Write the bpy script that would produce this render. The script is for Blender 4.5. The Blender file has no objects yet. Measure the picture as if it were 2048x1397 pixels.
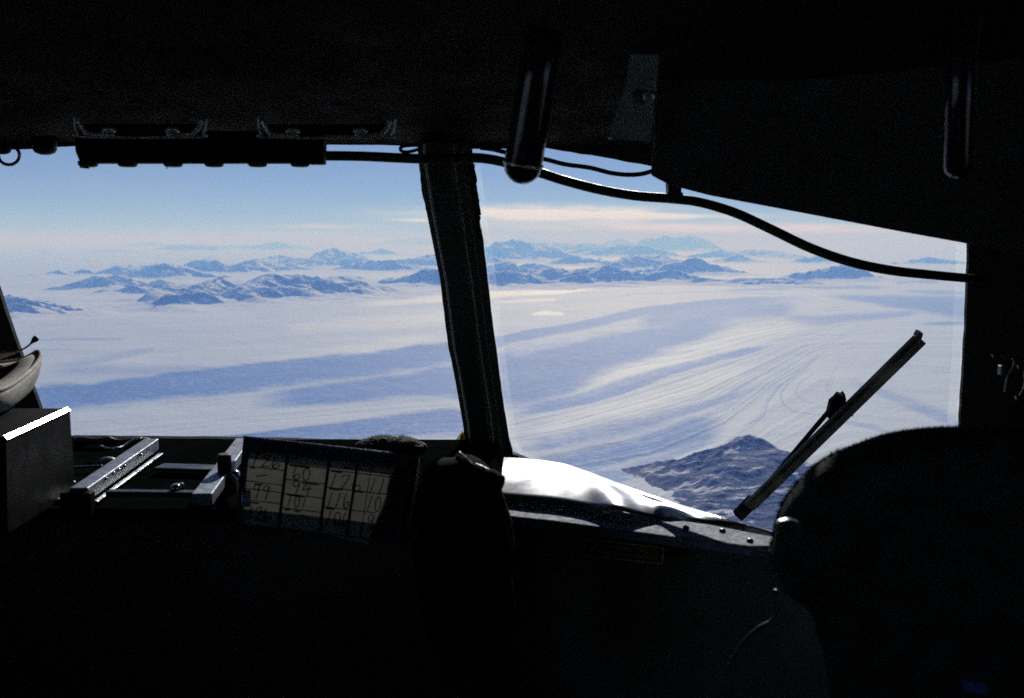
import bpy, bmesh, math, random
import numpy as np
from mathutils import Vector, Matrix
from mathutils.geometry import tessellate_polygon

R = math.radians
random.seed(7)
SC = bpy.context.scene
COL = SC.collection

# ------------------------------------------------------------------ camera
FPX = 2048 * 35.0 / 36.0          # focal length in pixels of the 2048 wide photograph
HOR = 480.0                       # row of eye level
PITCH = math.atan((698.5 - HOR) / FPX)
cam_d = bpy.data.cameras.new('camera')
cam = bpy.data.objects.new('camera', cam_d)
COL.objects.link(cam)
cam.location = (0, 0, 0)
cam.rotation_euler = (R(90) - PITCH, 0, 0)
cam_d.sensor_width = 36.0
cam_d.lens = 35.0
cam_d.clip_start = 0.05
cam_d.clip_end = 3.0e6
cam_d.dof.use_dof = True
cam_d.dof.focus_distance = 2.2
cam_d.dof.aperture_fstop = 11.0
SC.camera = cam

# ------------------------------------------------------------------ sky and sun
SUN_EL, SUN_AZ = R(22.5), R(6.2)   # azimuth measured to the right of straight ahead
SUN = Vector((math.sin(SUN_AZ) * math.cos(SUN_EL), math.cos(SUN_AZ) * math.cos(SUN_EL), math.sin(SUN_EL)))
world = bpy.data.worlds.new('World')
SC.world = world
world.use_nodes = True
wn, wl = world.node_tree.nodes, world.node_tree.links
wn.clear()
w_out = wn.new('ShaderNodeOutputWorld')
w_bg = wn.new('ShaderNodeBackground')
w_bg.inputs['Strength'].default_value = 0.067
w_sky = wn.new('ShaderNodeTexSky')
w_sky.sky_type = 'NISHITA'
w_sky.sun_disc = False
w_sky.sun_elevation = SUN_EL
w_sky.sun_rotation = SUN_AZ
w_sky.altitude = 6500
w_sky.air_density = 0.8
w_sky.dust_density = 0.0
w_sky.ozone_density = 3.5


def wmath(op, a, b=None, c=None):
    n = wn.new('ShaderNodeMath')
    n.operation = op
    for i, v in enumerate((a, b, c)):
        if v is None:
            continue
        if isinstance(v, (int, float)):
            n.inputs[i].default_value = v
        else:
            wl.new(v, n.inputs[i])
    return n.outputs[0]


w_tc = wn.new('ShaderNodeTexCoord')
w_sep = wn.new('ShaderNodeSeparateXYZ')
wl.new(w_tc.outputs['Generated'], w_sep.inputs[0])
el_deg = wmath('MULTIPLY', wmath('ARCSINE', w_sep.outputs[2]), 57.2958)
az_deg = wmath('MULTIPLY', wmath('ARCTAN2', w_sep.outputs[0], w_sep.outputs[1]), 57.2958)
w_vec = wn.new('ShaderNodeCombineXYZ')
wl.new(wmath('MULTIPLY', az_deg, 0.22), w_vec.inputs[0])
wl.new(wmath('MULTIPLY', el_deg, 2.3), w_vec.inputs[1])
w_noise = wn.new('ShaderNodeTexNoise')
w_noise.inputs['Scale'].default_value = 1.0
w_noise.inputs['Detail'].default_value = 5.0
w_noise.inputs['Roughness'].default_value = 0.55
w_noise.inputs['Distortion'].default_value = 0.6
wl.new(w_vec.outputs[0], w_noise.inputs['Vector'])


def bank(az0, el0, ra, re, gain, tilt=0.0):
    """a streak of high cloud centred on a direction of the sky"""
    da = wmath('SUBTRACT', az_deg, az0)
    a = wmath('DIVIDE', da, ra)
    e = wmath('DIVIDE', wmath('SUBTRACT', wmath('SUBTRACT', el_deg, el0), wmath('MULTIPLY', da, tilt)), re)
    q = wmath('ADD', wmath('MULTIPLY', a, a), wmath('MULTIPLY', e, e))
    g = wmath('EXPONENT', wmath('MULTIPLY', q, -1.0))
    return wmath('MULTIPLY', g, gain)


cloud = bank(2.6, 1.45, 6.4, 0.42, 1.9, -0.005)
for args in ((9.0, 1.35, 5.0, 0.14, 0.9, -0.01), (8.5, 0.62, 8.0, 0.26, 1.3, -0.012), (17.0, 0.60, 7.0, 0.24, 1.0, -0.01),
             (-5.3, 1.10, 1.6, 0.09, 0.8, 0.0), (-10.5, 0.75, 2.6, 0.13, 0.5, 0.0), (-13.0, 0.35, 3.0, 0.08, 0.35, 0.0),
             (31.0, 1.3, 9.0, 0.3, 1.0, 0.0), (-46.0, 1.2, 12.0, 0.3, 0.9, 0.0), (58.0, 0.8, 8.0, 0.25, 0.9, 0.0)):
    cloud = wmath('ADD', cloud, bank(*args))
n_mod = wmath('MULTIPLY_ADD', w_noise.outputs['Fac'], 2.6, -0.55)
n_mod.node.use_clamp = False
mask = wmath('MULTIPLY', cloud, n_mod)
mask.node.use_clamp = True
w_mix = wn.new('ShaderNodeMixRGB')
wl.new(mask, w_mix.inputs['Fac'])
veil = wn.new('ShaderNodeMixRGB')                  # thin even cirrus all round the horizon
e7 = wmath('DIVIDE', el_deg, 8.0)
wl.new(wmath('MULTIPLY', wmath('EXPONENT', wmath('MULTIPLY', wmath('MULTIPLY', e7, e7), -1.0)), wmath('MULTIPLY_ADD', w_noise.outputs['Fac'], 0.22, 0.18)), veil.inputs['Fac'])
wl.new(w_sky.outputs[0], veil.inputs['Color1'])
veil.inputs['Color2'].default_value = (7.6, 7.7, 8.4, 1)
wl.new(veil.outputs[0], w_mix.inputs['Color1'])
w_mix.inputs['Color2'].default_value = (15.5, 14.7, 13.5, 1)
wl.new(w_mix.outputs[0], w_bg.inputs['Color'])
wl.new(w_bg.outputs[0], w_out.inputs['Surface'])

sun_d = bpy.data.lights.new('sun', 'SUN')
sun = bpy.data.objects.new('sun', sun_d)
COL.objects.link(sun)
sun.rotation_euler = SUN.to_track_quat('Z', 'Y').to_euler()
sun_d.energy = 3.9
sun_d.angle = R(0.53)
sun_d.color = (1.0, 0.972, 0.945)

SC.view_settings.view_transform = 'Standard'
SC.view_settings.look = 'None'
SC.view_settings.gamma = 1.0
SC.view_settings.exposure = 0.0
SC.render.engine = 'CYCLES'
SC.cycles.use_denoising = False      # the fine residual noise stands in for the grain of the slide film
SC.cycles.max_bounces = 6
SC.cycles.volume_bounces = 2
SC.cycles.transparent_max_bounces = 12
SC.cycles.sample_clamp_indirect = 3.0
SC.cycles.caustics_reflective = False
SC.cycles.caustics_refractive = False

# ------------------------------------------------------------------ helpers
ICE = -1500.0
F_ = Vector((0, math.cos(PITCH), -math.sin(PITCH)))
U_ = Vector((0, math.sin(PITCH), math.cos(PITCH)))
R_ = Vector((1, 0, 0))


def ray(px, row):
    return F_ + R_ * ((px - 1024.0) / FPX) - U_ * ((row - 698.5) / FPX)


def P(px, row, d):
    """the point d metres ahead of the camera that stands at this place of the photograph"""
    v = ray(px, row)
    return v * (d / v.y)


def WIN(px, row, off=0.0):
    """a point on the sloping plane of the windscreen: y + 0.3 z = 1.41"""
    v = ray(px, row)
    return v * ((1.41 + off) / (v.y + 0.3 * v.z))


def PZ(px, row, z):
    v = ray(px, row)
    return v * (z / v.z)


WORLDLOC = {}


def put_props(o, label=None, cat=None, group=None, kind=None):
    if label:
        o['label'] = label
    if cat:
        o['category'] = cat
    if group:
        o['group'] = group
    if kind:
        o['kind'] = kind


def thing(name, loc, label, cat, group=None, kind=None):
    o = bpy.data.objects.new(name, None)
    o.empty_display_size = 0.05
    COL.objects.link(o)
    o.location = loc
    WORLDLOC[o] = Vector(loc)
    put_props(o, label, cat, group, kind)
    return o


def mesh_obj(name, verts, faces, m, parent=None, smooth=False, label=None, cat=None, group=None, kind=None):
    vs = [Vector(v) for v in verts]
    lo = Vector((min(v.x for v in vs), min(v.y for v in vs), min(v.z for v in vs)))
    hi = Vector((max(v.x for v in vs), max(v.y for v in vs), max(v.z for v in vs)))
    c = Vector(((lo.x + hi.x) / 2, (lo.y + hi.y) / 2, lo.z))
    me = bpy.data.meshes.new(name)
    me.from_pydata([v - c for v in vs], [], faces)
    bm = bmesh.new()
    bm.from_mesh(me)
    bmesh.ops.recalc_face_normals(bm, faces=bm.faces)
    bm.to_mesh(me)
    bm.free()
    if smooth:
        me.polygons.foreach_set('use_smooth', [True] * len(me.polygons))
    me.materials.append(m)
    o = bpy.data.objects.new(name, me)
    COL.objects.link(o)
    WORLDLOC[o] = c
    if parent is not None:
        o.parent = parent
        o.location = c - WORLDLOC[parent]
    else:
        o.location = c
    put_props(o, label, cat, group, kind)
    return o


class MB:
    """collects shapes that belong to one part"""

    def __init__(self):
        self.v, self.f = [], []

    def add(self, vs, fs):
        b = len(self.v)
        self.v += [Vector(v) for v in vs]
        self.f += [[i + b for i in f] for f in fs]
        return self

    def box(self, lo, hi):
        x0, y0, z0 = lo
        x1, y1, z1 = hi
        return self.add([(x0, y0, z0), (x1, y0, z0), (x1, y1, z0), (x0, y1, z0), (x0, y0, z1), (x1, y0, z1), (x1, y1, z1), (x0, y1, z1)],
                        [(0, 3, 2, 1), (4, 5, 6, 7), (0, 1, 5, 4), (1, 2, 6, 5), (2, 3, 7, 6), (3, 0, 4, 7)])

    def bar(self, a, b, w, h, up=(0, 0, 1), w2=None, h2=None):
        """a straight bar of rectangular section from a to b"""
        a, b = Vector(a), Vector(b)
        t = (b - a).normalized()
        s = t.cross(Vector(up)).normalized()
        u = s.cross(t).normalized()
        w2 = w if w2 is None else w2
        h2 = h if h2 is None else h2
        vs = []
        for p, ww, hh in ((a, w, h), (b, w2, h2)):
            vs += [p - s * ww / 2 - u * hh / 2, p + s * ww / 2 - u * hh / 2, p + s * ww / 2 + u * hh / 2, p - s * ww / 2 + u * hh / 2]
        return self.add(vs, [(0, 1, 2, 3), (7, 6, 5, 4), (0, 4, 5, 1), (1, 5, 6, 2), (2, 6, 7, 3), (3, 7, 4, 0)])

    def tube(self, pts, r, seg=10, cap=True):
        pts = [Vector(p) for p in pts]
        n = len(pts)
        rs = r if isinstance(r, (list, tuple)) else [r] * n
        vs, fs = [], []
        nrm = None
        for i, p in enumerate(pts):
            t = (pts[min(i + 1, n - 1)] - pts[max(i - 1, 0)])
            t = t.normalized() if t.length > 1e-9 else Vector((0, 0, 1))
            if nrm is None:
                nrm = t.orthogonal().normalized()
            nrm = (nrm - t * nrm.dot(t))
            nrm = nrm.normalized() if nrm.length > 1e-6 else t.orthogonal().normalized()
            bn = t.cross(nrm)
            for k in range(seg):
                a = 2 * math.pi * k / seg
                vs.append(p + (nrm * math.cos(a) + bn * math.sin(a)) * rs[i])
        for i in range(n - 1):
            for k in range(seg):
                k2 = (k + 1) % seg
                fs.append((i * seg + k, i * seg + k2, (i + 1) * seg + k2, (i + 1) * seg + k))
        if cap:
            fs.append(tuple(range(seg - 1, -1, -1)))
            fs.append(tuple(range((n - 1) * seg, n * seg)))
        return self.add(vs, fs)

    def prism(self, poly, off):
        """a closed 3D polygon given thickness along off"""
        n = len(poly)
        off = Vector(off)
        vs = [Vector(p) for p in poly] + [Vector(p) + off for p in poly]
        tris = tessellate_polygon([[Vector(p) for p in poly]])
        fs = [tuple(t) for t in tris] + [tuple(i + n for i in reversed(t)) for t in tris]
        for i in range(n):
            j = (i + 1) % n
            fs.append((i, j, j + n, i + n))
        return self.add(vs, fs)

    def lathe(self, c, axis, prof, seg=16):
        """prof: (distance along axis, radius)"""
        c = Vector(c)
        ax = Vector(axis).normalized()
        a = ax.orthogonal().normalized()
        b = ax.cross(a)
        vs, fs = [], []
        for h, r in prof:
            for k in range(seg):
                t = 2 * math.pi * k / seg
                vs.append(c + ax * h + (a * math.cos(t) + b * math.sin(t)) * max(r, 1e-5))
        for i in range(len(prof) - 1):
            for k in range(seg):
                k2 = (k + 1) % seg
                fs.append((i * seg + k, i * seg + k2, (i + 1) * seg + k2, (i + 1) * seg + k))
        fs.append(tuple(range(seg - 1, -1, -1)))
        fs.append(tuple(range((len(prof) - 1) * seg, len(prof) * seg)))
        return self.add(vs, fs)

    def ball(self, c, r, seg=16, rings=10):
        rx, ry, rz = (r, r, r) if isinstance(r, (int, float)) else r
        c = Vector(c)
        vs, fs = [], []
        for i in range(rings + 1):
            th = math.pi * i / rings
            for k in range(seg):
                a = 2 * math.pi * k / seg
                s = max(math.sin(th), 1e-4)
                vs.append(c + Vector((rx * s * math.cos(a), ry * s * math.sin(a), rz * math.cos(th))))
        for i in range(rings):
            for k in range(seg):
                k2 = (k + 1) % seg
                fs.append((i * seg + k, i * seg + k2, (i + 1) * seg + k2, (i + 1) * seg + k))
        return self.add(vs, fs)

    def build(self, name, m, parent=None, smooth=False, bevel=0.0, **kw):
        o = mesh_obj(name, self.v, self.f, m, parent, smooth, **kw)
        if bevel > 0:
            md = o.modifiers.new('bevel', 'BEVEL')
            md.width = bevel
            md.segments = 3
            md.limit_method = 'ANGLE'
            md.angle_limit = R(30)
            md.harden_normals = False
        return o


def spline(pts, n=8):
    """Catmull-Rom through pts"""
    pts = [Vector(p) for p in pts]
    out = []
    for i in range(len(pts) - 1):
        p0, p1, p2, p3 = pts[max(i - 1, 0)], pts[i], pts[i + 1], pts[min(i + 2, len(pts) - 1)]
        for k in range(n):
            t = k / n
            out.append(0.5 * ((2 * p1) + (p2 - p0) * t + (2 * p0 - 5 * p1 + 4 * p2 - p3) * t * t + (3 * p1 - p0 - 3 * p2 + p3) * t ** 3))
    out.append(pts[-1])
    return out


# ------------------------------------------------------------------ materials
def new_mat(name):
    m = bpy.data.materials.new(name)
    m.use_nodes = True
    nt = m.node_tree
    nt.nodes.clear()
    out = nt.nodes.new('ShaderNodeOutputMaterial')
    return m, nt, out


def nmath(nt, op, a, b=None, clamp=False):
    n = nt.nodes.new('ShaderNodeMath')
    n.operation = op
    n.use_clamp = clamp
    for i, v in enumerate((a, b)):
        if v is None:
            continue
        if isinstance(v, (int, float)):
            n.inputs[i].default_value = v
        else:
            nt.links.new(v, n.inputs[i])
    return n.outputs[0]


def ramp(nt, fac, stops):
    n = nt.nodes.new('ShaderNodeValToRGB')
    nt.links.new(fac, n.inputs[0])
    e = n.color_ramp.elements
    while len(e) < len(stops):
        e.new(0.5)
    for i, (p, c) in enumerate(stops):
        e[i].position = p
        e[i].color = (c[0], c[1], c[2], 1) if not isinstance(c, (int, float)) else (c, c, c, 1)
    return n.outputs[0]


def noise(nt, scale, detail=4, rough=0.55, vec=None, dist=0.0):
    n = nt.nodes.new('ShaderNodeTexNoise')
    n.inputs['Scale'].default_value = scale
    n.inputs['Detail'].default_value = detail
    n.inputs['Roughness'].default_value = rough
    n.inputs['Distortion'].default_value = dist
    if vec is None:
        tc = nt.nodes.new('ShaderNodeTexCoord')
        vec = tc.outputs['Object']
    nt.links.new(vec, n.inputs['Vector'])
    return n.outputs['Fac']


def mixc(nt, fac, a, b):
    n = nt.nodes.new('ShaderNodeMixRGB')
    for k, v in (('Fac', fac), ('Color1', a), ('Color2', b)):
        if isinstance(v, (int, float)):
            n.inputs[k].default_value = v
        elif isinstance(v, (tuple, list)):
            n.inputs[k].default_value = (v[0], v[1], v[2], 1)
        else:
            nt.links.new(v, n.inputs[k])
    return n.outputs[0]


def bump(nt, h, strength, dist):
    n = nt.nodes.new('ShaderNodeBump')
    n.inputs['Strength'].default_value = strength
    n.inputs['Distance'].default_value = dist
    nt.links.new(h, n.inputs['Height'])
    return n.outputs[0]


def paint(name, col, rough=0.5, metal=0.0, var=0.35, scale=18.0, bmp=0.15, bscale=220.0, spec=0.5, rvar=0.15):
    """worn paint, metal or plastic: blotchy colour, uneven gloss and a fine grain"""
    m, nt, out = new_mat(name)
    b = nt.nodes.new('ShaderNodeBsdfPrincipled')
    n1 = noise(nt, scale, 6, 0.62)
    c0 = tuple(c * (1 - var) for c in col)
    c1 = tuple(min(c * (1 + var), 1) for c in col)
    nt.links.new(ramp(nt, n1, [(0.3, c0), (0.7, c1)]), b.inputs['Base Color'])
    n2 = noise(nt, scale * 2.7, 5, 0.6)
    nt.links.new(ramp(nt, n2, [(0.3, max(rough - rvar, 0.04)), (0.7, min(rough + rvar, 1))]), b.inputs['Roughness'])
    b.inputs['Metallic'].default_value = metal
    b.inputs['Specular IOR Level'].default_value = spec
    if bmp > 0:
        nt.links.new(bump(nt, noise(nt, bscale, 3, 0.6), bmp, 0.002), b.inputs['Normal'])
    nt.links.new(b.outputs[0], out.inputs['Surface'])
    return m


M = {}
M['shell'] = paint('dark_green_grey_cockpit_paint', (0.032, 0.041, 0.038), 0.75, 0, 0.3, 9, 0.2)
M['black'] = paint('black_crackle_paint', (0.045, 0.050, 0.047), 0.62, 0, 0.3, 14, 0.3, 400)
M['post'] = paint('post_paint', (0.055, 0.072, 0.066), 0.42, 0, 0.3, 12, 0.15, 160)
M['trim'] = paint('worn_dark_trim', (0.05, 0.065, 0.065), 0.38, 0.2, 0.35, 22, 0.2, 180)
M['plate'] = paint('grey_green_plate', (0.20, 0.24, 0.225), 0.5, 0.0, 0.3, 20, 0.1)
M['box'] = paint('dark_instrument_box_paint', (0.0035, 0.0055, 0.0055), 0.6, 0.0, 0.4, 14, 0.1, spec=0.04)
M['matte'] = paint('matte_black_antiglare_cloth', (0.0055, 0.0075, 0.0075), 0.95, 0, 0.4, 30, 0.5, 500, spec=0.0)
M['panel'] = paint('dark_olive_panel_paint', (0.19, 0.205, 0.165), 0.7, 0, 0.25, 12, 0.2, 300, spec=0.2)
M['alu'] = paint('scuffed_aluminium', (0.25, 0.275, 0.32), 0.5, 0.6, 0.35, 45, 0.3, 260, rvar=0.14)
M['ledge'] = paint('scuffed_grey_ledge_paint', (0.23, 0.26, 0.33), 0.75, 0.0, 0.4, 55, 0.5, 240, spec=0.16, rvar=0.12)
M['steel'] = paint('bright_worn_steel', (0.62, 0.62, 0.62), 0.22, 1.0, 0.2, 60, 0.1, 300)
M['polish'] = paint('polished_bare_metal', (0.75, 0.74, 0.73), 0.34, 1.0, 0.1, 60, 0.0, 300, rvar=0.04)
M['rubber'] = paint('black_rubber', (0.014, 0.016, 0.016), 0.55, 0, 0.3, 25, 0.1)
M['gloss'] = paint('black_glossy_plastic', (0.012, 0.014, 0.014), 0.16, 0, 0.2, 20, 0.03, rvar=0.06)
M['pouch'] = paint('beige_canvas', (0.44, 0.41, 0.36), 0.8, 0, 0.25, 30, 0.6, 500)
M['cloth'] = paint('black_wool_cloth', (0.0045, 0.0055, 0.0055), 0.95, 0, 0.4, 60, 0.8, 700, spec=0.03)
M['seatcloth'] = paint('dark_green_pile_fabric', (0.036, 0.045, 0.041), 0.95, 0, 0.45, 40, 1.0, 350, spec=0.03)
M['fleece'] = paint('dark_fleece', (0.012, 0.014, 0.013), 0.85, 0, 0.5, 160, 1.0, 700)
def mat_paper():
    m, nt, out = new_mat('thin_cream_card')
    d = nt.nodes.new('ShaderNodeBsdfDiffuse')
    d.inputs['Color'].default_value = (0.50, 0.47, 0.39, 1)
    t = nt.nodes.new('ShaderNodeBsdfTranslucent')
    nt.links.new(ramp(nt, noise(nt, 60, 5, 0.6), [(0.3, (0.13, 0.125, 0.108)), (0.7, (0.18, 0.172, 0.148))]), t.inputs['Color'])
    mx = nt.nodes.new('ShaderNodeMixShader')
    mx.inputs[0].default_value = 0.35
    nt.links.new(d.outputs[0], mx.inputs[1])
    nt.links.new(t.outputs[0], mx.inputs[2])
    nt.links.new(mx.outputs[0], out.inputs['Surface'])
    return m


M['card'] = mat_paper()
M['ink'] = paint('dark_ink', (0.012, 0.013, 0.014), 0.7, 0, 0.1, 40, 0)
M['pencil'] = paint('dark_pencil', (0.02, 0.022, 0.022), 0.6, 0, 0.1, 40, 0)
M['yellow'] = paint('yellow_paint', (0.85, 0.66, 0.16), 0.6, 0, 0.3, 120, 0)
M['teal'] = paint('dark_blue_shade_plastic', (0.012, 0.03, 0.045), 0.35, 0, 0.2, 30, 0.02)  # also stands for the shade over the card's right end
def mat_seal(name, c):
    m, nt, out = new_mat(name)
    d = nt.nodes.new('ShaderNodeBsdfDiffuse')
    t = nt.nodes.new('ShaderNodeBsdfTranslucent')
    col = ramp(nt, noise(nt, 60, 4, 0.6), [(0.3, tuple(x * 0.7 for x in c)), (0.7, c)])
    nt.links.new(col, d.inputs['Color'])
    nt.links.new(col, t.inputs['Color'])
    mx = nt.nodes.new('ShaderNodeMixShader')
    mx.inputs[0].default_value = 0.7
    nt.links.new(d.outputs[0], mx.inputs[1])
    nt.links.new(t.outputs[0], mx.inputs[2])
    nt.links.new(mx.outputs[0], out.inputs['Surface'])
    return m


M['amber'] = mat_seal('amber_sealant', (0.42, 0.27, 0.08))
M['seal'] = mat_seal('pale_yellow_sealant', (0.55, 0.56, 0.34))
M['hose'] = paint('dark_rubber_hose', (0.020, 0.023, 0.021), 0.5, 0, 0.2, 25, 0.05)


def mat_snow_ice():
    """glacier: wind-packed snow with bands of bare blue ice (attribute), flow streaks and crevasse mottling"""
    m, nt, out = new_mat('glacier_snow_and_blue_ice')
    b = nt.nodes.new('ShaderNodeBsdfPrincipled')
    at = nt.nodes.new('ShaderNodeAttribute')
    at.attribute_name = 'ice'
    a2 = nt.nodes.new('ShaderNodeAttribute')
    a2.attribute_name = 'flow'
    tc = nt.nodes.new('ShaderNodeTexCoord')
    n1 = noise(nt, 0.017, 7, 0.78, tc.outputs['Object'], 0.5)
    n2 = noise(nt, 0.0011, 4, 0.6, tc.outputs['Object'], 0.5)
    n3 = noise(nt, 0.004, 5, 0.6, tc.outputs['Object'], 1.2)
    # crevasse mottling lives only in the broken ice
    mott = nmath(nt, 'MULTIPLY', nmath(nt, 'SUBTRACT', n1, 0.5), 4.4)
    pat = nmath(nt, 'MULTIPLY', nmath(nt, 'SUBTRACT', n3, 0.5), 1.5)
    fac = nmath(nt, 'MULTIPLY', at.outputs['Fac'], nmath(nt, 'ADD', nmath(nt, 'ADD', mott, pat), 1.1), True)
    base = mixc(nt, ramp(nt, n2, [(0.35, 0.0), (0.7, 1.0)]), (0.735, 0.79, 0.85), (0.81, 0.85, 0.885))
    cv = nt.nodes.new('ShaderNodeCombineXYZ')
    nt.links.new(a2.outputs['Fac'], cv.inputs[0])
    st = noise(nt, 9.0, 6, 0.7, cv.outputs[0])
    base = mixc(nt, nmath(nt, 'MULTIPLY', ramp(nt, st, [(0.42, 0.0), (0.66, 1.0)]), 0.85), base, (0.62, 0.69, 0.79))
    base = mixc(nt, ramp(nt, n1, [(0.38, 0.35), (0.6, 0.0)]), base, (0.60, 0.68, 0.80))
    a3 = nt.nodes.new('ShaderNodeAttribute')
    a3.attribute_name = 'glint'
    base = mixc(nt, nmath(nt, 'MULTIPLY', a3.outputs['Fac'], nmath(nt, 'ADD', n3, 0.4), True), base, (0.97, 0.955, 0.92))  # sun glints put into the snow colour as cream patches
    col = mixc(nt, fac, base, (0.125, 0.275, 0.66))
    nt.links.new(col, b.inputs['Base Color'])
    nt.links.new(ramp(nt, a3.outputs['Fac'], [(0.0, 0.80), (1.0, 0.72)]), b.inputs['Roughness'])   # painted glint patches are slightly glossier too
    b.inputs['Specular IOR Level'].default_value = 0.17
    h = nmath(nt, 'ADD', nmath(nt, 'MULTIPLY', n1, 10.0), nmath(nt, 'MULTIPLY', n3, 16.0))
    bn = nt.nodes.new('ShaderNodeBump')
    bn.inputs['Strength'].default_value = 0.55
    bn.inputs['Distance'].default_value = 1.0
    nt.links.new(h, bn.inputs['Height'])
    nt.links.new(bn.outputs[0], b.inputs['Normal'])
    nt.links.new(b.outputs[0], out.inputs['Surface'])
    return m


def mat_mountain(name, scale, lo, hi, rock=(0.10, 0.095, 0.095), patch=0.0, thr=0.5):
    """snow on the gentle slopes, bare rock where it is steep"""
    m, nt, out = new_mat(name)
    b = nt.nodes.new('ShaderNodeBsdfPrincipled')
    geo = nt.nodes.new('ShaderNodeNewGeometry')
    sep = nt.nodes.new('ShaderNodeSeparateXYZ')
    nt.links.new(geo.outputs['True Normal'], sep.inputs[0])
    tc = nt.nodes.new('ShaderNodeTexCoord')
    n1 = noise(nt, scale, 6, 0.65, tc.outputs['Object'], 0.5)
    s = nmath(nt, 'ADD', sep.outputs[2], nmath(nt, 'MULTIPLY', nmath(nt, 'SUBTRACT', n1, 0.5), 0.18))
    snow = ramp(nt, s, [(lo, 0.0), (hi, 1.0)])
    if patch > 0:
        mp = nt.nodes.new('ShaderNodeMapping')
        mp.inputs['Scale'].default_value = (0.0046, 0.0105, 0.004)
        mp.inputs['Rotation'].default_value = (0, 0, R(12))
        nt.links.new(tc.outputs['Object'], mp.inputs['Vector'])
        n4 = noise(nt, 1.0, 8, 0.72, mp.outputs[0], 0.7)
        snow = ramp(nt, n4, [(thr, 0.0), (thr + 0.035, 1.0)])
    n2 = noise(nt, scale * 4.5, 7, 0.7, tc.outputs['Object'], 0.3)
    rk = mixc(nt, ramp(nt, n2, [(0.3, 0.0), (0.7, 1.0)]), tuple(c * 0.6 for c in rock), tuple(c * 1.5 for c in rock))
    nt.links.new(mixc(nt, snow, rk, (0.85, 0.86, 0.88)), b.inputs['Base Color'])
    b.inputs['Roughness'].default_value = 0.9
    b.inputs['Specular IOR Level'].default_value = 0.1
    bn = nt.nodes.new('ShaderNodeBump')
    bn.inputs['Strength'].default_value = 0.25
    bn.inputs['Distance'].default_value = 0.03 / scale
    nt.links.new(n2, bn.inputs['Height'])
    nt.links.new(bn.outputs[0], b.inputs['Normal'])
    nt.links.new(b.outputs[0], out.inputs['Surface'])
    return m


# ------------------------------------------------------------------ terrain
def _hash(ix, iy, seed):
    h = (ix.astype(np.int64) * 374761393 + iy.astype(np.int64) * 668265263 + seed * 982451653) & 0xFFFFFFFF
    h = ((h ^ (h >> 13)) * 1274126177) & 0xFFFFFFFF
    h = (h ^ (h >> 16)) & 0xFFFFFFFF
    return h.astype(np.float64) / 4294967295.0 * (2 * np.pi)


def pnoise(x, y, seed=0):
    x0, y0 = np.floor(x), np.floor(y)
    fx, fy = x - x0, y - y0
    u = fx * fx * fx * (fx * (fx * 6 - 15) + 10)
    v = fy * fy * fy * (fy * (fy * 6 - 15) + 10)

    def g(dx, dy):
        a = _hash(x0 + dx, y0 + dy, seed)
        return np.cos(a) * (fx - dx) + np.sin(a) * (fy - dy)
    a = g(0, 0) * (1 - u) + g(1, 0) * u
    b = g(0, 1) * (1 - u) + g(1, 1) * u
    return (a * (1 - v) + b * v) * 1.5


def fbm(x, y, octs=5, seed=0, gain=0.5):
    s, a, f = 0.0, 1.0, 1.0
    for i in range(octs):
        s = s + a * pnoise(x * f, y * f, seed + i * 17)
        a *= gain
        f *= 2.03
    return s


def ridged(x, y, octs=5, seed=0, gain=0.5):
    s, a, f = 0.0, 1.0, 1.0
    for i in range(octs):
        s = s + a * (1 - np.abs(pnoise(x * f, y * f, seed + i * 31)) * 1.6)
        a *= gain
        f *= 2.07
    return s


def proj(x, y, z):
    """where a world point stands in the 2048 wide photograph (used to copy the layout of the ice bands)"""
    c, s = math.cos(PITCH), math.sin(PITCH)
    dep = y * c - z * s
    return 1024 + FPX * x / dep, 698.5 - FPX * (y * s + z * c) / dep


def crest(px, row, base, sf):
    """world x, y and height over the ice of a crest seen at (px, row) whose front slope sf meets the ice at row base"""
    df = -ICE * FPX / (base - HOR)
    k = (row - HOR) / FPX
    d = (df - ICE / sf) / (1 + k / sf)
    p = P(px, row, d)
    return p.x, p.y, p.z - ICE


def grid_mesh(name, X, Y, Z, m, label, kind='structure', attrs=None, wrap=False):
    ny, nx = X.shape
    c = Vector((float(X.mean()), float(Y.mean()), ICE))
    co = np.stack([X - c.x, Y - c.y, Z - c.z], -1).reshape(-1, 3).astype(np.float32)
    idx = np.arange(ny * nx).reshape(ny, nx)
    q = np.stack([idx[:-1, :-1], idx[:-1, 1:], idx[1:, 1:], idx[1:, :-1]], -1).reshape(-1, 4)
    me = bpy.data.meshes.new(name)
    me.vertices.add(len(co))
    me.vertices.foreach_set('co', co.ravel())
    me.loops.add(q.size)
    me.loops.foreach_set('vertex_index', q.ravel().astype(np.int32))
    me.polygons.add(len(q))
    me.polygons.foreach_set('loop_start', np.arange(0, q.size, 4, dtype=np.int32))
    me.polygons.foreach_set('loop_total', np.full(len(q), 4, dtype=np.int32))
    me.polygons.foreach_set('use_smooth', np.ones(len(q), dtype=bool))
    me.update(calc_edges=True)
    for k, v in (attrs or {}).items():
        at = me.attributes.new(k, 'FLOAT', 'POINT')
        at.data.foreach_set('value', v.ravel().astype(np.float32))
    me.materials.append(m)
    o = bpy.data.objects.new(name, me)
    COL.objects.link(o)
    o.location = c
    put_props(o, label=label, kind=kind)
    return o


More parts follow.
